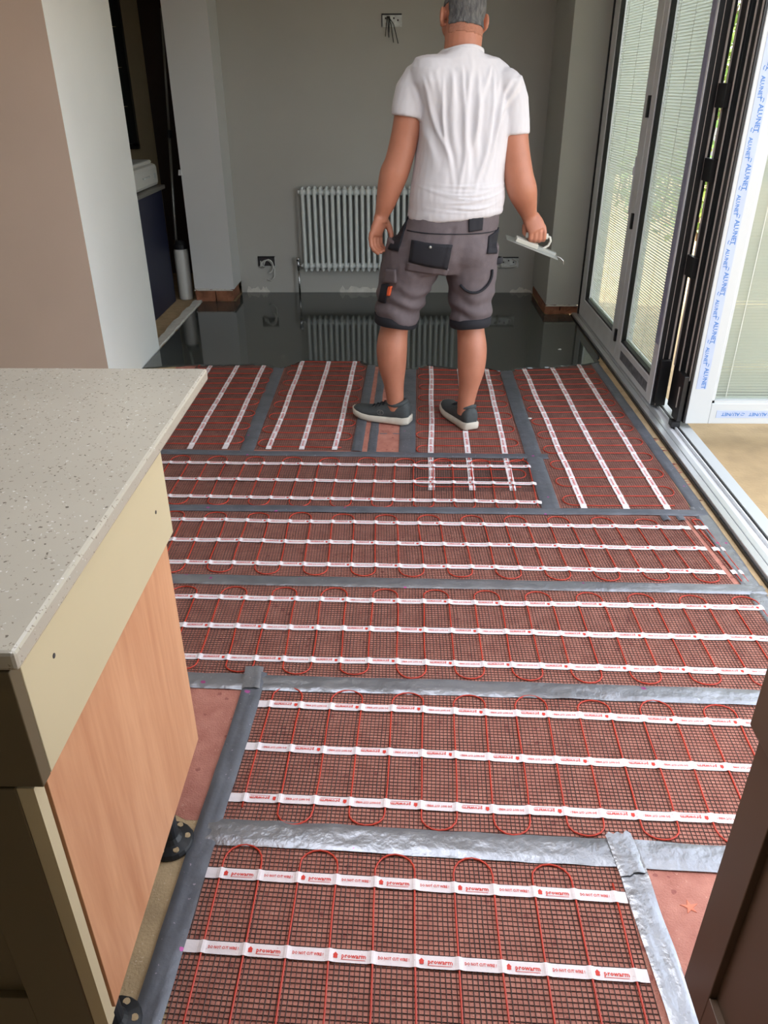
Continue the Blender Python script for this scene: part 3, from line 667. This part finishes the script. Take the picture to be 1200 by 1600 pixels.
for i in range(NSEC):
    o = bpy.data.objects.new('section', sm); C.objects.link(o); o.parent = rad; o.location = (-.715 + i * .0437 + .15, 0.0, 0)
xr = -.715 + (NSEC - 1) * .0437
for x in (-.715, xr):
    for z in (.226, .747):
        s = -1 if x < -.3 else 1
        MB().tube([(x + s*.02, YB - .07, z), (x + s*.034, YB - .07, z)], .014, 10).build('end_cap', 'rad', rad)
for x in (-.55, .2):
    MB().box(x - .015, YB - .05, .70, x + .015, YB, .73).build('wall_bracket', 'rad', rad)
for x, s in ((-.775, -1), (xr + .06, 1)):
    v = MB().tube([(x, YB - .07, .226), (x - s * .045, YB - .07, .226)], .010, 10).tube([(x, YB - .07, .19), (x, YB - .07, .275)], .012, 12).tube([(x, YB - .07, .262), (x, YB - .07, .285)], .017, 12).build('valve', 'chrome', rad, smooth=True)
    MB().tube([(x, YB - .07, .0), (x, YB - .07, .19)], .0075, 10).build('pipe', 'chrome', rad, smooth=True)

# ================================================================== electrical back boxes in the back wall
def back_box(x0, x1, z0, z1, label, plate='galv'):
    r = empty('socket_box', ((x0 + x1) / 2, YB, z0), label, 'socket box', 'open metal back boxes')
    d = .028; y = YB
    box('back_plate', (x0, y - .0015, z0), (x1, y - .0005, z1), plate, r)
    for nm, a, b in (('rim', (x0, y - .006, z0), (x0 + .006, y, z1)), ('rim', (x1 - .003, y - .006, z0), (x1, y, z1)), ('rim', (x0, y - .006, z0), (x1, y, z0 + .003)), ('rim', (x0, y - .006, z1 - .009), (x1, y, z1))):
        box(nm, a, b, 'galv' if a[2] == z0 and b[2] < z1 or a[0] > x0 else 'black_plastic', r)
    for k in range(4):
        cx = x0 + (x1 - x0) * (.2 + .2 * k); cz = z0 + (z1 - z0) * (.5 if k % 2 else .65)
        MB().tube([(cx, y - .003, cz), (cx, y - .0012, cz)], .006, 10).build('knockout', 'dark', r)
    return r
b1 = back_box(-.133, .004, 1.775, 1.852, 'open metal back box high on the wall with black wires hanging out')
for i, (dx, dz) in enumerate(((-.012, -.055), (.008, -.06), (.035, -.09), (.062, -.095), (-.004, -.03))):
    x = -.095 + i * .004
    MB().tube([(x, YB - .002, 1.835), (x + dx * .1, YB - .03, 1.82), (x + dx * .5, YB - .03, 1.79), (x + dx, YB - .012, 1.775 + dz)], .0026, 6).build('wire', 'black_cable', b1, smooth=True)
b2 = back_box(-1.094, -.962, .206, .282, 'open back box left of the radiator with a loop of white cable', 'dark')  # dark plate stands for the shade inside the recess
for k in range(3):
    pts = [(-1.03 + .045 * math.cos(a) * (1 - .1 * k) + .01 * k, YB - .018 - .008 * k, .205 + .05 * math.sin(a) + .004 * k) for a in [math.pi * (1.05 - t * .12 * (1 + .1 * k)) for t in range(12)]]
    MB().tube([(-1.075, YB - .002, .245)] + pts, .0042, 7).build('cable_loop', 'white_cable', b2, smooth=True)
MB().tube([(-1.02, YB - .002, .25), (-.985, YB - .02, .235), (-.968, YB - .02, .19), (-.972, YB - .02, .13), (-1.0, YB - .018, .10), (-1.03, YB - .014, .108)], .004, 7).build('cable_loop', 'white_cable', b2, smooth=True)
b3 = back_box(.720, .911, .198, .278, 'open twin back box right of the radiator with white cable')
MB().tube([(.77, YB - .002, .25), (.775, YB - .03, .25), (.778, YB - .034, .22), (.772, YB - .004, .195)], .008, 8).build('cable_loop', 'white_cable', b3, smooth=True)
MB().tube([(.86, YB - .002, .26), (.895, YB - .025, .25), (.892, YB - .025, .215), (.85, YB - .02, .205), (.80, YB - .014, .204), (.74, YB - .008, .206)], .005, 8).build('cable_loop', 'white_cable', b3, smooth=True)

# ================================================================== utility room
uc = empty('utility_cabinet', (-2.0, 5.6, 0), 'dark navy base cabinet in the utility room', 'cabinet')
box('body', (-2.30, 5.31, .0), (-1.70, 5.90, .79), 'navy', uc, .002); box('door', (-2.30, 5.29, .08), (-1.70, 5.308, .785), 'navy', uc, .002); box('countertop', (-2.32, 5.28, .79), (-1.685, 5.95, .815), 'worktop_grey', uc, .002)
ap = empty('bread_maker', (-1.9, 5.6, .815), 'white plastic appliance lying on the navy utility cabinet', 'appliance')
box('body', (-2.15, 5.33, .817), (-1.715, 5.92, .96), 'white_plastic', ap, .025); box('lid', (-2.12, 5.36, .958), (-1.74, 5.89, .985), 'white_plastic', ap, .02); box('latch', (-1.7155, 5.55, .885), (-1.708, 5.70, .895), 'galv', ap); box('button', (-1.7155, 5.82, .87), (-1.709, 5.85, .90), 'galv', ap)
cn = empty('canister', (-1.635, 5.97, 0), 'white canister with a black lid behind the navy cabinet', 'canister')
MB().tube([(-1.635, 5.97, 0), (-1.635, 5.97, .01), (-1.635, 5.97, .35), (-1.635, 5.97, .37)], [.050, .053, .053, .048], 20).build('body', 'white_plastic', cn, smooth=True)
MB().tube([(-1.635, 5.97, .37), (-1.635, 5.97, .40), (-1.635, 5.97, .43)], [.050, .050, .028], 16).build('lid', 'black_plastic', cn)
pl = empty('extension_pole', (-1.70, 6.12, 0), 'thin grey extension pole leaning beside the navy cabinet', 'pole')
MB().tube([(-1.705, 6.05, 0), (-1.69, 6.12, .62), (-1.672, 6.19, 1.14)], .011, 10).build('lower_tube', 'steel', pl, smooth=True); MB().tube([(-1.672, 6.19, 1.12), (-1.65, 6.30, 1.9)], .009, 10).build('upper_tube', 'steel', pl, smooth=True); MB().tube([(-1.674, 6.185, 1.10), (-1.670, 6.195, 1.15)], .018, 10).build('clamp', 'black_plastic', pl)
wd = MB().box(-3.0, 6.90, .98, -2.13, 6.95, 1.02).box(-3.0, 6.90, 2.1, -2.13, 6.95, 2.14).box(-3.0, 6.90, 1.0, -2.96, 6.95, 2.12).box(-2.17, 6.90, 1.0, -2.13, 6.95, 2.12).build('window_2', 'alu_black'); struct(wd, 'dark window in the utility room')
for k in range(4): box('pane', (-2.96, 6.925, 1.02 + k * .27), (-2.17, 6.935, 1.285 + k * .27), 'glass_dark', wd)
struct(box('door_1', (-1.98, 6.88, 0.0), (-1.56, 6.93, 2.05), 'darkwood'), 'dark brown door standing in the utility room')

# ================================================================== the man
def remeshed(mb, voxel, iters, factor=.5):
    me = mb.mesh('tmp'); o = bpy.data.objects.new('tmp', me); C.objects.link(o)
    r_ = o.modifiers.new('r', 'REMESH'); r_.mode = 'VOXEL'; r_.voxel_size = voxel
    s_ = o.modifiers.new('s', 'SMOOTH'); s_.factor = factor; s_.iterations = iters
    bpy.context.view_layer.update()
    out = bpy.data.meshes.new_from_object(o.evaluated_get(bpy.context.evaluated_depsgraph_get()))
    bpy.data.objects.remove(o); bpy.data.meshes.remove(me)
    return out
YAWB = R(16); RV = Vector((math.cos(YAWB), math.sin(YAWB), 0)); FV = Vector((-math.sin(YAWB), math.cos(YAWB), 0))
def ringe(c, a, b, n=36, e=2.0, r=RV, f=FV, tilt=0.0):
    out = []
    for j in range(n):
        t = 2 * math.pi * j / n; ct, st = math.cos(t), math.sin(t)
        x = math.copysign(abs(ct) ** (2 / e), ct) * a; y = math.copysign(abs(st) ** (2 / e), st) * b
        p = Vector(c) + r * x + f * y; p.z += tilt * x; out.append(p)
    return out
man = empty('person', (.16, 3.49, 0), 'man in white t-shirt and grey work shorts seen from behind, holding a trowel', 'person')
body = MB()
# torso under the clothes
body.loft([ringe((.20, 3.49, .80), .17, .12), ringe((.215, 3.49, .95), .17, .125), ringe((.245, 3.49, 1.10), .17, .125), ringe((.262, 3.50, 1.30), .165, .115), ringe((.255, 3.505, 1.42), .15, .095), ringe((.245, 3.51, 1.50), .085, .06), ringe((.24, 3.515, 1.53), .07, .06)])
# head
HC = Vector((.240, 3.570, 1.672)); HR = Matrix.Rotation(R(13), 3, 'Z') @ Matrix.Rotation(R(7), 3, 'Y') @ Matrix.Rotation(R(-14), 3, 'X')
hp = lambda x, y, z: HC + HR @ Vector((x, y, z))
body.tube([(.238, 3.515, 1.47), (.238, 3.525, 1.54), tuple(hp(0, -.03, -.06)), tuple(hp(0, -.02, .0))], [.078, .073, .072, .066], 20)
body.ball(hp(0, -.012, .022), (.077, .097, .092), 24, HR); body.ball(hp(0, .03, -.05), (.060, .062, .062), 20, HR); body.ball(hp(0, .062, -.088), (.030, .026, .024), 14, HR)
for s in (-1, 1):
    body.ball(hp(s * .036, .045, -.028), (.034, .036, .040), 14, HR); body.ball(hp(s * .028, .072, .022), (.030, .018, .013), 12, HR)
    e = hp(s * .087, -.010, -.012); er = HR @ Matrix.Rotation(s * R(28), 3, 'Z')
    body.ball(e, (.010, .022, .034), 14, er); body.ball(hp(s * .082, -.002, -.038), (.010, .011, .013), 10, er)
body.tube([hp(0, .083, .018), hp(0, .100, -.008), hp(0, .108, -.028)], [.010, .012, .015], 10, round_ends=True)
body.tube([hp(-.022, .084, -.060), hp(0, .092, -.059), hp(.022, .084, -.060)], .007, 8, round_ends=True)
# arms
body.stube([(.075, 3.50, 1.45), (.040, 3.485, 1.36), (.018, 3.475, 1.26), (-.008, 3.462, 1.165), (-.030, 3.46, 1.11), (-.060, 3.468, 1.01), (-.076, 3.472, .962), (-.084, 3.473, .935)], [.066, .060, .057, .056, .058, .042, .031, .031], 36, ref=(1, 0, 0), ry=[.066, .058, .054, .050, .052, .038, .026, .024])
body.stube([(.415, 3.50, 1.42), (.446, 3.495, 1.33), (.464, 3.485, 1.22), (.488, 3.475, 1.11), (.510, 3.482, 1.05), (.536, 3.515, .99), (.552, 3.53, .952), (.562, 3.532, .93)], [.066, .060, .058, .060, .060, .045, .034, .034], 36, ref=(1, 0, 0), ry=[.066, .058, .055, .052, .054, .040, .028, .026])
# left hand, hanging and loosely curled
HW = Vector((.62, .78, 0)).normalized(); HP = Vector((.78, -.62, 0)).normalized()
body.tube([(-.080, 3.472, .948), (-.094, 3.470, .910), (-.104, 3.468, .878)], [.034, .041, .040], 20, ref=HW, ry=[.022, .020, .017])
for i in range(4):
    L = (.92, 1.03, 1.0, .84)[i]; k = Vector((-.105, 3.468, .874)) + HW * (.031 - .0208 * i) + Vector((0, 0, (-.002, .002, 0, -.006)[i]))
    body.tube([k + Vector((.003, 0, .02)), k, k + Vector((0, 0, -.034 * L)) + HP * .004, k + Vector((0, 0, -.055 * L)) + HP * .020, k + Vector((0, 0, -.052 * L - .004 * i)) + HP * .042], [.0112, .0108, .0100, .0094, .0082], 12, round_ends=True)
tb = Vector((-.080, 3.472, .925)) + HW * .030
body.tube([tb + Vector((-.004, -.004, .012)), tb + HW * .012 + HP * .010 + Vector((0, 0, -.022)), tb + HW * .010 + HP * .022 + Vector((0, 0, -.046)), tb + HW * .004 + HP * .030 + Vector((0, 0, -.066))], [.017, .0145, .0118, .0098], 12, round_ends=True)
# right hand closed on the trowel grip
body.tube([(.560, 3.531, .945), (.578, 3.522, .915), (.592, 3.512, .888)], [.036, .041, .040], 16, ref=(1, .1, .1), ry=[.020, .019, .017])
for i in range(4):
    k = Vector((.563 + .0198 * i, 3.508 + .002 * i, .888 - .002 * i)); L = (1.0, 1.04, 1.0, .88)[i]
    body.tube([k + Vector((-.004, .008, .022)), k, k + Vector((.001, .002, -.030 * L)), k + Vector((.002, .024, -.042 * L)), k + Vector((.001, .040, -.024 * L)), k + Vector((0, .034, -.008))], [.0110, .0108, .0102, .0096, .0088, .0078], 10, round_ends=True)
body.tube([(.556, 3.540, .928), (.540, 3.545, .902), (.540, 3.542, .876), (.556, 3.546, .858)], [.015, .013, .0112, .0095], 10, round_ends=True)
# legs
body.stube([(.095, 3.50, .86), (.04, 3.505, .68), (-.012, 3.51, .52), (-.024, 3.51, .46), (-.034, 3.502, .38), (-.032, 3.500, .29), (-.024, 3.503, .20), (-.018, 3.505, .125), (-.018, 3.507, .07)], [.09, .080, .064, .064, .071, .065, .048, .041, .038], 36)
body.stube([(.295, 3.49, .86), (.308, 3.495, .68), (.318, 3.485, .52), (.324, 3.478, .46), (.333, 3.462, .38), (.332, 3.452, .29), (.324, 3.450, .20), (.316, 3.452, .125), (.314, 3.456, .07)], [.09, .078, .062, .062, .067, .062, .046, .040, .037], 36)
bme = remeshed(body, .0042, 3)
link('body', bme, 'skin', man, True)
for s in (-1, 1):
    ev = MB().ball(hp(s * .030, .0815, .006), .0115, 12).build('eye', 'white_plastic', man, True)
    MB().ball(hp(s * .030, .0905, .005), .0045, 8).build('iris', 'dark', ev, True)
# hair: cropped grey crown and a shaved fade, following the head
HI = HR.inverted()
def crop(name, m, test, lift, parent=man):
    bm = bmesh.new(); bm.from_mesh(bme); bm.normal_update()
    kill = [f for f in bm.faces if not test(HI @ (f.calc_center_median() - HC))]
    bmesh.ops.delete(bm, geom=kill, context='FACES')
    for v in bm.verts: v.co += v.normal * (lift + noise.noise(v.co * 90) * .0012)
    me = bpy.data.meshes.new(name); bm.to_mesh(me); bm.free()
    o = link(name, me, m, parent, True); me.materials.clear(); me.materials.append(M[m])
    q = o.modifiers.new('solid', 'SOLIDIFY'); q.thickness = lift + .002; q.offset = -1
    return o
def hairline(p):
    x, y, z = p; j = noise.noise(Vector((x * 45, y * 45, z * 45))) * .005
    base = -.052 if y < -.05 else (-.052 + (y + .05) * 1.1 if y < .0 else .003 + y * .9)
    if abs(x) > .066 and -.045 < y < .02: base = max(base, .026)
    return base + j
ho = crop('hair', 'hair', lambda p: p.length < .16 and p.z > hairline(p) and abs(p.x) < .0835 and p.y < .075, .0050)
crop('hair_fade', 'fade', lambda p: p.length < .16 and p.y < -.012 and hairline(p) - .030 < p.z < hairline(p) + .008 and abs(p.x) < .078, .0006, ho)
# t-shirt
sh = MB()
sh.loft([ringe((.232, 3.485, .958), .196, .150), ringe((.236, 3.485, .975), .201, .156), ringe((.240, 3.485, 1.03), .205, .160), ringe((.243, 3.487, 1.11), .198, .152), ringe((.252, 3.49, 1.20), .190, .146, e=2.2), ringe((.262, 3.495, 1.29), .188, .142, e=2.3),
         ringe((.260, 3.50, 1.37), .196, .134, e=2.4), ringe((.250, 3.505, 1.44), .222, .122, e=2.4, tilt=-.06), ringe((.246, 3.507, 1.485), .216, .108, e=2.2, tilt=-.08), ringe((.242, 3.510, 1.520), .190, .094, tilt=-.09), ringe((.239, 3.514, 1.548), .142, .086, tilt=-.08), ringe((.238, 3.518, 1.560), .108, .083, tilt=-.04), ringe((.238, 3.522, 1.570), .086, .081)])
sh.ball((.080, 3.497, 1.450), (.074, .075, .074), 18); sh.ball((.412, 3.502, 1.425), (.074, .075, .074), 18)
sh.tube([(.085, 3.50, 1.46), (.050, 3.49, 1.41), (.036, 3.482, 1.36), (.030, 3.478, 1.325)], [.074, .074, .072, .071], 22, ref=(1, 0, 0))
sh.tube([(.41, 3.502, 1.44), (.440, 3.498, 1.38), (.450, 3.492, 1.31), (.454, 3.488, 1.262)], [.074, .070, .067, .066], 22, ref=(1, 0, 0))
sme = remeshed(sh, .0050, 8)
for v in sme.vertices: pass
sme.update()
nrm = [v.normal.copy() for v in sme.vertices]
fr_ = random.Random(21); FOLDS = []
for k in range(19):        # drape folds fanning from the shoulders towards the small of the back
    us = -.215 + .43 * (k + fr_.uniform(-.35, .35)) / 18; zs = 1.53 - abs(us) * .25 - fr_.uniform(0, .05)
    ue = us * fr_.uniform(.38, .62) - .03 + fr_.uniform(-.012, .012); ze = fr_.uniform(1.06, 1.24) if abs(us) < .15 else fr_.uniform(1.14, 1.26)
    FOLDS.append((us, zs, ue, ze, fr_.uniform(.0055, .0095), fr_.uniform(.003, .0062), fr_.uniform(-.02, .02)))
BUNCH = []
for k in range(9):         # slack bunching above the hem
    BUNCH.append((.985 + k * .0125 + fr_.uniform(-.004, .004), fr_.uniform(-.13, .13), fr_.uniform(.06, .13), fr_.uniform(.0035, .0058), fr_.uniform(.003, .0075), fr_.uniform(-.16, .16), fr_.uniform(.2, 1.4)))
for v, n in zip(sme.vertices, nrm):
    x, y, z = v.co; u = (v.co - Vector((.25, 3.49, 0))).dot(RV); d = 0.0
    wob = .010 * noise.noise(Vector((u * 6, z * 7, 2)))
    for us, zs, ue, ze, w_, am, bow in FOLDS:
        if ze - .05 < z < zs + .03:
            t = (zs - z) / (zs - ze); uc = us + (ue - us) * (t if t > 0 else 0) ** .8 + bow * math.sin(max(0, min(1, t)) * math.pi)
            e = max(0, min(1, t / .15 + .2)) * max(0, min(1, (1.15 - t) / .35)); q = (u + wob - uc) / (w_ * (1 + .5 * max(t, 0)))
            d += am * e * (math.exp(-q * q) - .45 * math.exp(-((q - 1.9) / 1.2) ** 2))
    for zc, uc, uw, w_, am, sl, cv in BUNCH:
        q = (z - (zc + sl * (u - uc) * .35 + cv * (u - uc) ** 2 + wob * .6)) / w_
        if abs(q) < 4: d += am * math.exp(-((u - uc) / uw) ** 2) * (math.exp(-q * q) - .3 * math.exp(-((q - 1.8) / 1.1) ** 2))
    d += .0045 * noise.noise(Vector((x * 13, y * 13, z * 6))) + .0012 * noise.noise(Vector((x * 60, y * 60, z * 30)))
    if z < .99: d += .006 * (.99 - z) / .03
    if y > 3.56: d *= .5
    v.co += n * d
    if z > 1.53: v.co.z -= min(.022, (u + .012) ** 2 * 3.2) * min(1, (z - 1.53) / .04)
    if z < 1.0: v.co.z += .018 * math.sin(u * 9 + .6) * (1.0 - z) / .04 * .5
shirt = link('t_shirt', sme, 'shirt', man, True)
MB().loft([[Vector((.238, 3.522, z)) + RV * (r_ * math.cos(t)) + FV * (r_ * .97 * math.sin(t)) + Vector((0, 0, -.03 * max(0, math.sin(t)) - .016 * math.cos(t) ** 2)) for t in [2 * math.pi * j / 40 for j in range(40)]] for r_, z in ((.083, 1.556), (.0875, 1.560), (.0855, 1.574), (.079, 1.577))], closed=False).build('collar', 'shirt', shirt, True)
# shorts
so_ = MB()
so_.loft([ringe((.238, 3.485, 1.005), .190, .143), ringe((.232, 3.485, .965), .193, .147), ringe((.215, 3.483, .91), .208, .157), ringe((.195, 3.482, .85), .222, .162), ringe((.182, 3.485, .79), .222, .158), ringe((.178, 3.49, .73), .205, .13)])
so_.ball((.11, 3.405, .83), (.10, .085, .10), 18); so_.ball((.285, 3.415, .83), (.098, .085, .10), 18)
so_.tube([(.075, 3.488, .83), (.045, 3.492, .74), (.015, 3.50, .65), (-.006, 3.505, .57), (-.016, 3.506, .505)], [.135, .128, .116, .104, .094], 26, ref=(1, 0, 0), ry=[.145, .135, .122, .112, .104])
so_.tube([(.300, 3.485, .83), (.310, 3.490, .74), (.316, 3.488, .65), (.319, 3.482, .57), (.319, 3.480, .512)], [.128, .116, .104, .094, .090], 26, ref=(1, 0, 0), ry=[.145, .130, .116, .106, .100])
shm = remeshed(so_, .0070, 7)
shn = [v.normal.copy() for v in shm.vertices]
for v, n in zip(shm.vertices, shn):
    x, y, z = v.co
    lo = max(0, min(1, (.72 - z) / .12))
    v.co += n * (.005 * noise.noise(Vector((x * 11, y * 11, z * 11))) + lo * .006 * math.sin(z * 75 + x * 26 + 3 * noise.noise(v.co * 8)) + .0016 * noise.noise(v.co * 40))
    v.co += n * (.004 * math.exp(-((x - (.197 + (z - .85) * .25)) / .012) ** 2) * -1.6 if y < 3.45 and z < .93 else 0)
shorts = link('shorts', shm, 'shorts', man, True)
bvh = BVHTree.FromPolygons([v.co[:] for v in shm.vertices], [p.vertices[:] for p in shm.polygons])
def patch(name, quad, m, parent=shorts, off=.005, nu=10, nv=8, d=(0, 1, 0)):
    """cloth piece following the shorts: quad in (x, z) seen from behind, laid on the cloth surface"""
    q = [Vector(p) for p in quad]; d = Vector(d).normalized(); top = []; back = []
    for j in range(nv + 1):
        for i in range(nu + 1):
            p = q[0].lerp(q[1], i / nu).lerp(q[3].lerp(q[2], i / nu), j / nv)
            o = Vector((p.x, 3.49, p.y)) - d * 1.0; h = bvh.ray_cast(o, d)
            if h[0] is None: h = bvh.find_nearest(Vector((p.x, 3.44, p.y)))
            top.append(h[0] + h[1] * off); back.append(h[0] - h[1] * .002)
    K = nu + 1; n = len(top); fs = []
    for j in range(nv):
        for i in range(nu): a = j * K + i; fs += [(a, a + 1, a + K + 1, a + K), (n + a, n + a + K, n + a + K + 1, n + a + 1)]
    rim = [i for i in range(K)] + [j * K + nu for j in range(1, nv + 1)] + [nv * K + i for i in range(nu - 1, -1, -1)] + [j * K for j in range(nv - 1, 0, -1)]
    fs += [(rim[i], rim[(i + 1) % len(rim)], n + rim[(i + 1) % len(rim)], n + rim[i]) for i in range(len(rim))]
    return MB().add(top + back, fs).build(name, m, parent, True)
pk = patch('back_pocket', [(.052, .878), (.216, .864), (.198, .765), (.040, .795)], 'black_cloth', off=.009)
MB().ball((0, 0, 0), .0065, 10).build('stud', 'steel', pk).location = bvh.ray_cast(Vector((.124, 2.5, .858)), Vector((0, 1, 0)))[0] + Vector((0, -.012, 0))
patch('pocket_panel', [(.032, .793), (.206, .763), (.196, .735), (.024, .757)], 'shorts', off=.005, nv=4)
patch('yoke_seam', [(.03, .912), (.42, .902), (.42, .898), (.03, .908)], 'black_cloth', off=.002, nu=24, nv=1)
patch('belt_label', [(.278, .965), (.338, .970), (.336, .915), (.280, .912)], 'black_cloth', off=.007)
patch('side_pocket', [(.015, .975), (.046, .985), (-.005, .83), (-.048, .83)], 'black_cloth', off=.006)
patch('side_pocket', [(.370, .885), (.418, .905), (.405, .815), (.362, .822)], 'black_cloth', off=.008)
patch('pocket_flap', [(-.055, .75), (-.015, .755), (-.012, .70), (-.07, .69)], 'shorts', off=.009, nu=6, nv=5)
patch('thigh_panel', [(-.075, .68), (-.045, .69), (-.062, .60), (-.092, .60)], 'black_cloth', off=.006)
patch('orange_tag', [(-.044, .680), (-.030, .682), (-.040, .640), (-.052, .638)], 'orange', off=.011, nu=3, nv=4)
def hem(ci, rx, ry, z0, z1, tl):
    mb = MB(); K = 36; rings = []
    for r_, z in ((.996, z1), (1.045, z1 - .003), (1.05, (z0 + z1) / 2), (1.045, z0 + .003), (.98, z0)):
        rings.append([(ci[0] + rx * r_ * math.cos(2*math.pi*j/K), ci[1] + ry * r_ * math.sin(2*math.pi*j/K), z + tl * math.cos(2*math.pi*j/K) + .003 * math.sin(6*math.pi*j/K)) for j in range(K)])
    mb.loft(rings).build('hem_band', 'black_cloth', shorts, True)
hem((-.016, 3.506), .093, .104, .488, .532, -.012); hem((.319, 3.480), .089, .100, .492, .534, .006)
# hammer loop on the right thigh
lp = [bvh.ray_cast(Vector((x, 2.5, z)), Vector((0, 1, 0)))[0] for x, z in [(.318 + .075 * math.sin(a), .735 - .075 * math.cos(a)) for a in [-.95 + k * .17 for k in range(17)]]]
MB().tube([p + Vector((.002, -.006, 0)) for p in lp if p], .006, 6).build('hammer_loop', 'black_cloth', shorts, True)
MB().tube([(.392, 3.44, .775), (.43, 3.45, .775), (.445, 3.48, .773), (.43, 3.50, .772)], .014, 8, ref=(0, 0, 1), ry=.004).build('hammer_loop', 'black_cloth', shorts, True)
# shoes
def shoe(heel, dirv, label, lift=0.0):
    d = Vector((dirv[0], dirv[1], 0)).normalized(); s_ = Vector((-d.y, d.x, 0)); L = .292; h = Vector((heel[0], heel[1], .0085))
    prof = [(0, .024, .070), (.025, .032, .100), (.10, .038, .104), (.20, .040, .102), (.30, .041, .099), (.40, .043, .092), (.52, .047, .078), (.66, .050, .064), (.79, .048, .055), (.90, .040, .048), (.97, .025, .038), (1.0, .010, .028)]
    spring = lambda s: .020 * max(0, (s - .62) / .38) ** 2 + .006 * max(0, (.1 - s) / .1) + lift * s
    rings = []
    for s, hw, tp in prof:
        z0 = .018 + spring(s); c = h + d * (s * L); ring = []
        for j in range(20):
            t = 2 * math.pi * j / 20; ct, st = math.cos(t), math.sin(t)
            zz = z0 + (tp - .018) * (.5 + .5 * math.copysign(abs(st) ** .75, st)); wd = hw * math.copysign(abs(ct) ** .7, ct) * (1 if st < 0 else 1 - .12 * st)
            ring.append(c + s_ * wd + Vector((0, 0, zz)))
        rings.append(ring)
    sh_ = MB().loft(rings).build('shoe', 'shoe', man, True); sh_['label'] = label
    rings = []
    for s, hw, tp in prof:
        c = h + d * (s * L * 1.03 - .005); z0 = spring(s); ring = []; hw2 = hw * 1.06 + .003; tz = .030 + (.004 if s < .3 else 0)
        for a, b in ((-1, .25), (-.93, 0), (.93, 0), (1, .25), (1.0, .8), (.9, 1), (-.9, 1), (-1, .8)): ring.append(c + s_ * (hw2 * a) + Vector((0, 0, z0 + tz * b)))
        rings.append(ring)
    MB().loft(rings).build('sole', 'sole', sh_, True)
    # padded collar and laces
    c = h + d * (.065); col = [c + d * (.044 * math.cos(t)) + s_ * (.036 * math.sin(t)) + Vector((0, 0, .104 - .006 * math.cos(t) - .010 * math.sin(t) ** 2)) for t in [2 * math.pi * j / 24 for j in range(25)]]
    MB().tube(col, .0105, 10).build('collar', 'shoe', sh_, True)
    for k in range(4):
        s = .44 + k * .065; hz = .096 - k * .0085 + lift * s
        MB().tube([h + d * (s * L) + s_ * .026 + Vector((0, 0, hz - .010)), h + d * (s * L) + Vector((0, 0, hz + .001)), h + d * (s * L) - s_ * .026 + Vector((0, 0, hz - .010))], .003, 6).build('lace', 'black_cloth', sh_, True)
    return sh_, h, d, s_
shl, h_, d_, s_ = shoe((.052, 3.482), (-.93, .37), 'charcoal left shoe with off-white sole pointing left')
shoe((.345, 3.402), (-.38, .92), 'charcoal right shoe with off-white sole pointing away')
tv2, tf2 = text_mesh('S', .03)
c = h_ + d_ * (.46 * .292) + s_ * .0445 + Vector((0, 0, .052))
mb = MB().add([c - d_ * v[0] * -1 + Vector((0, 0, v[1] * .8)) + s_ * .0015 for v in tv2], tf2)
mb.tube([c + d_ * (.016 * math.cos(t)) + Vector((0, 0, .012 * math.sin(t))) + s_ * .001 for t in [2 * math.pi * j / 20 for j in range(21)]], .0011, 5)
mb.build('side_emblem', 'worktop_grey', shl)

# trowel in the right hand
tw = empty('hand_trowel', (.59, 3.535, .80), 'steel smoothing trowel with pale grey rib, held in the right hand', 'trowel')
A = Vector((.462, 3.535, .858)); B = Vector((.705, 3.535, .772)); ax = (B - A).normalized(); wy = Vector((0, .98, .2)).normalized(); up3 = ax.cross(wy).normalized() * -1
if up3.z < 0: up3 = -up3
def obox(p0, p1, w, h0, h1, w1=None, taper=1.0):
    w1 = w if w1 is None else w1; vs = []
    for p, ww in ((p0, w), (p1, w1)):
        for sw, hh in ((-1, h0), (1, h0), (1, h1), (-1, h1)): vs.append(p + wy * (ww * sw) + up3 * hh)
    return MB().add(vs, [(0, 1, 2, 3), (7, 6, 5, 4), (0, 4, 5, 1), (1, 5, 6, 2), (2, 6, 7, 3), (3, 7, 4, 0)])
Lb = (B - A).length
obox(A, A + ax * Lb * .93, .030, 0, .0016, .045).build('blade', 'steel', tw)
obox(A + ax * Lb * .16, A + ax * Lb * .56, .014, .0016, .020).build('rib', 'grey_grip', tw, bevel=.002)
obox(A + ax * Lb * .56, A + ax * Lb * .90, .013, .0016, .014, .008).build('shank', 'steel', tw, bevel=.001)
MB().tube([A + ax * Lb * .90, B, B + Vector((.014, 0, -.012)), B + Vector((.016, 0, -.028))], .0028, 6).build('hook', 'steel', tw, True)
MB().tube([(.546, 3.530, .868), (.600, 3.532, .864), (.642, 3.534, .862)], [.0115, .0125, .012], 12).build('grip', 'grey_grip', tw, True)
MB().tube([(.638, 3.534, .862), (.652, 3.534, .858), (.656, 3.534, .842), (.648, 3.535, .824), (.628, 3.535, .812), (.612, 3.535, .812)], .0055, 8).build('tang', 'grey_grip', tw, True)
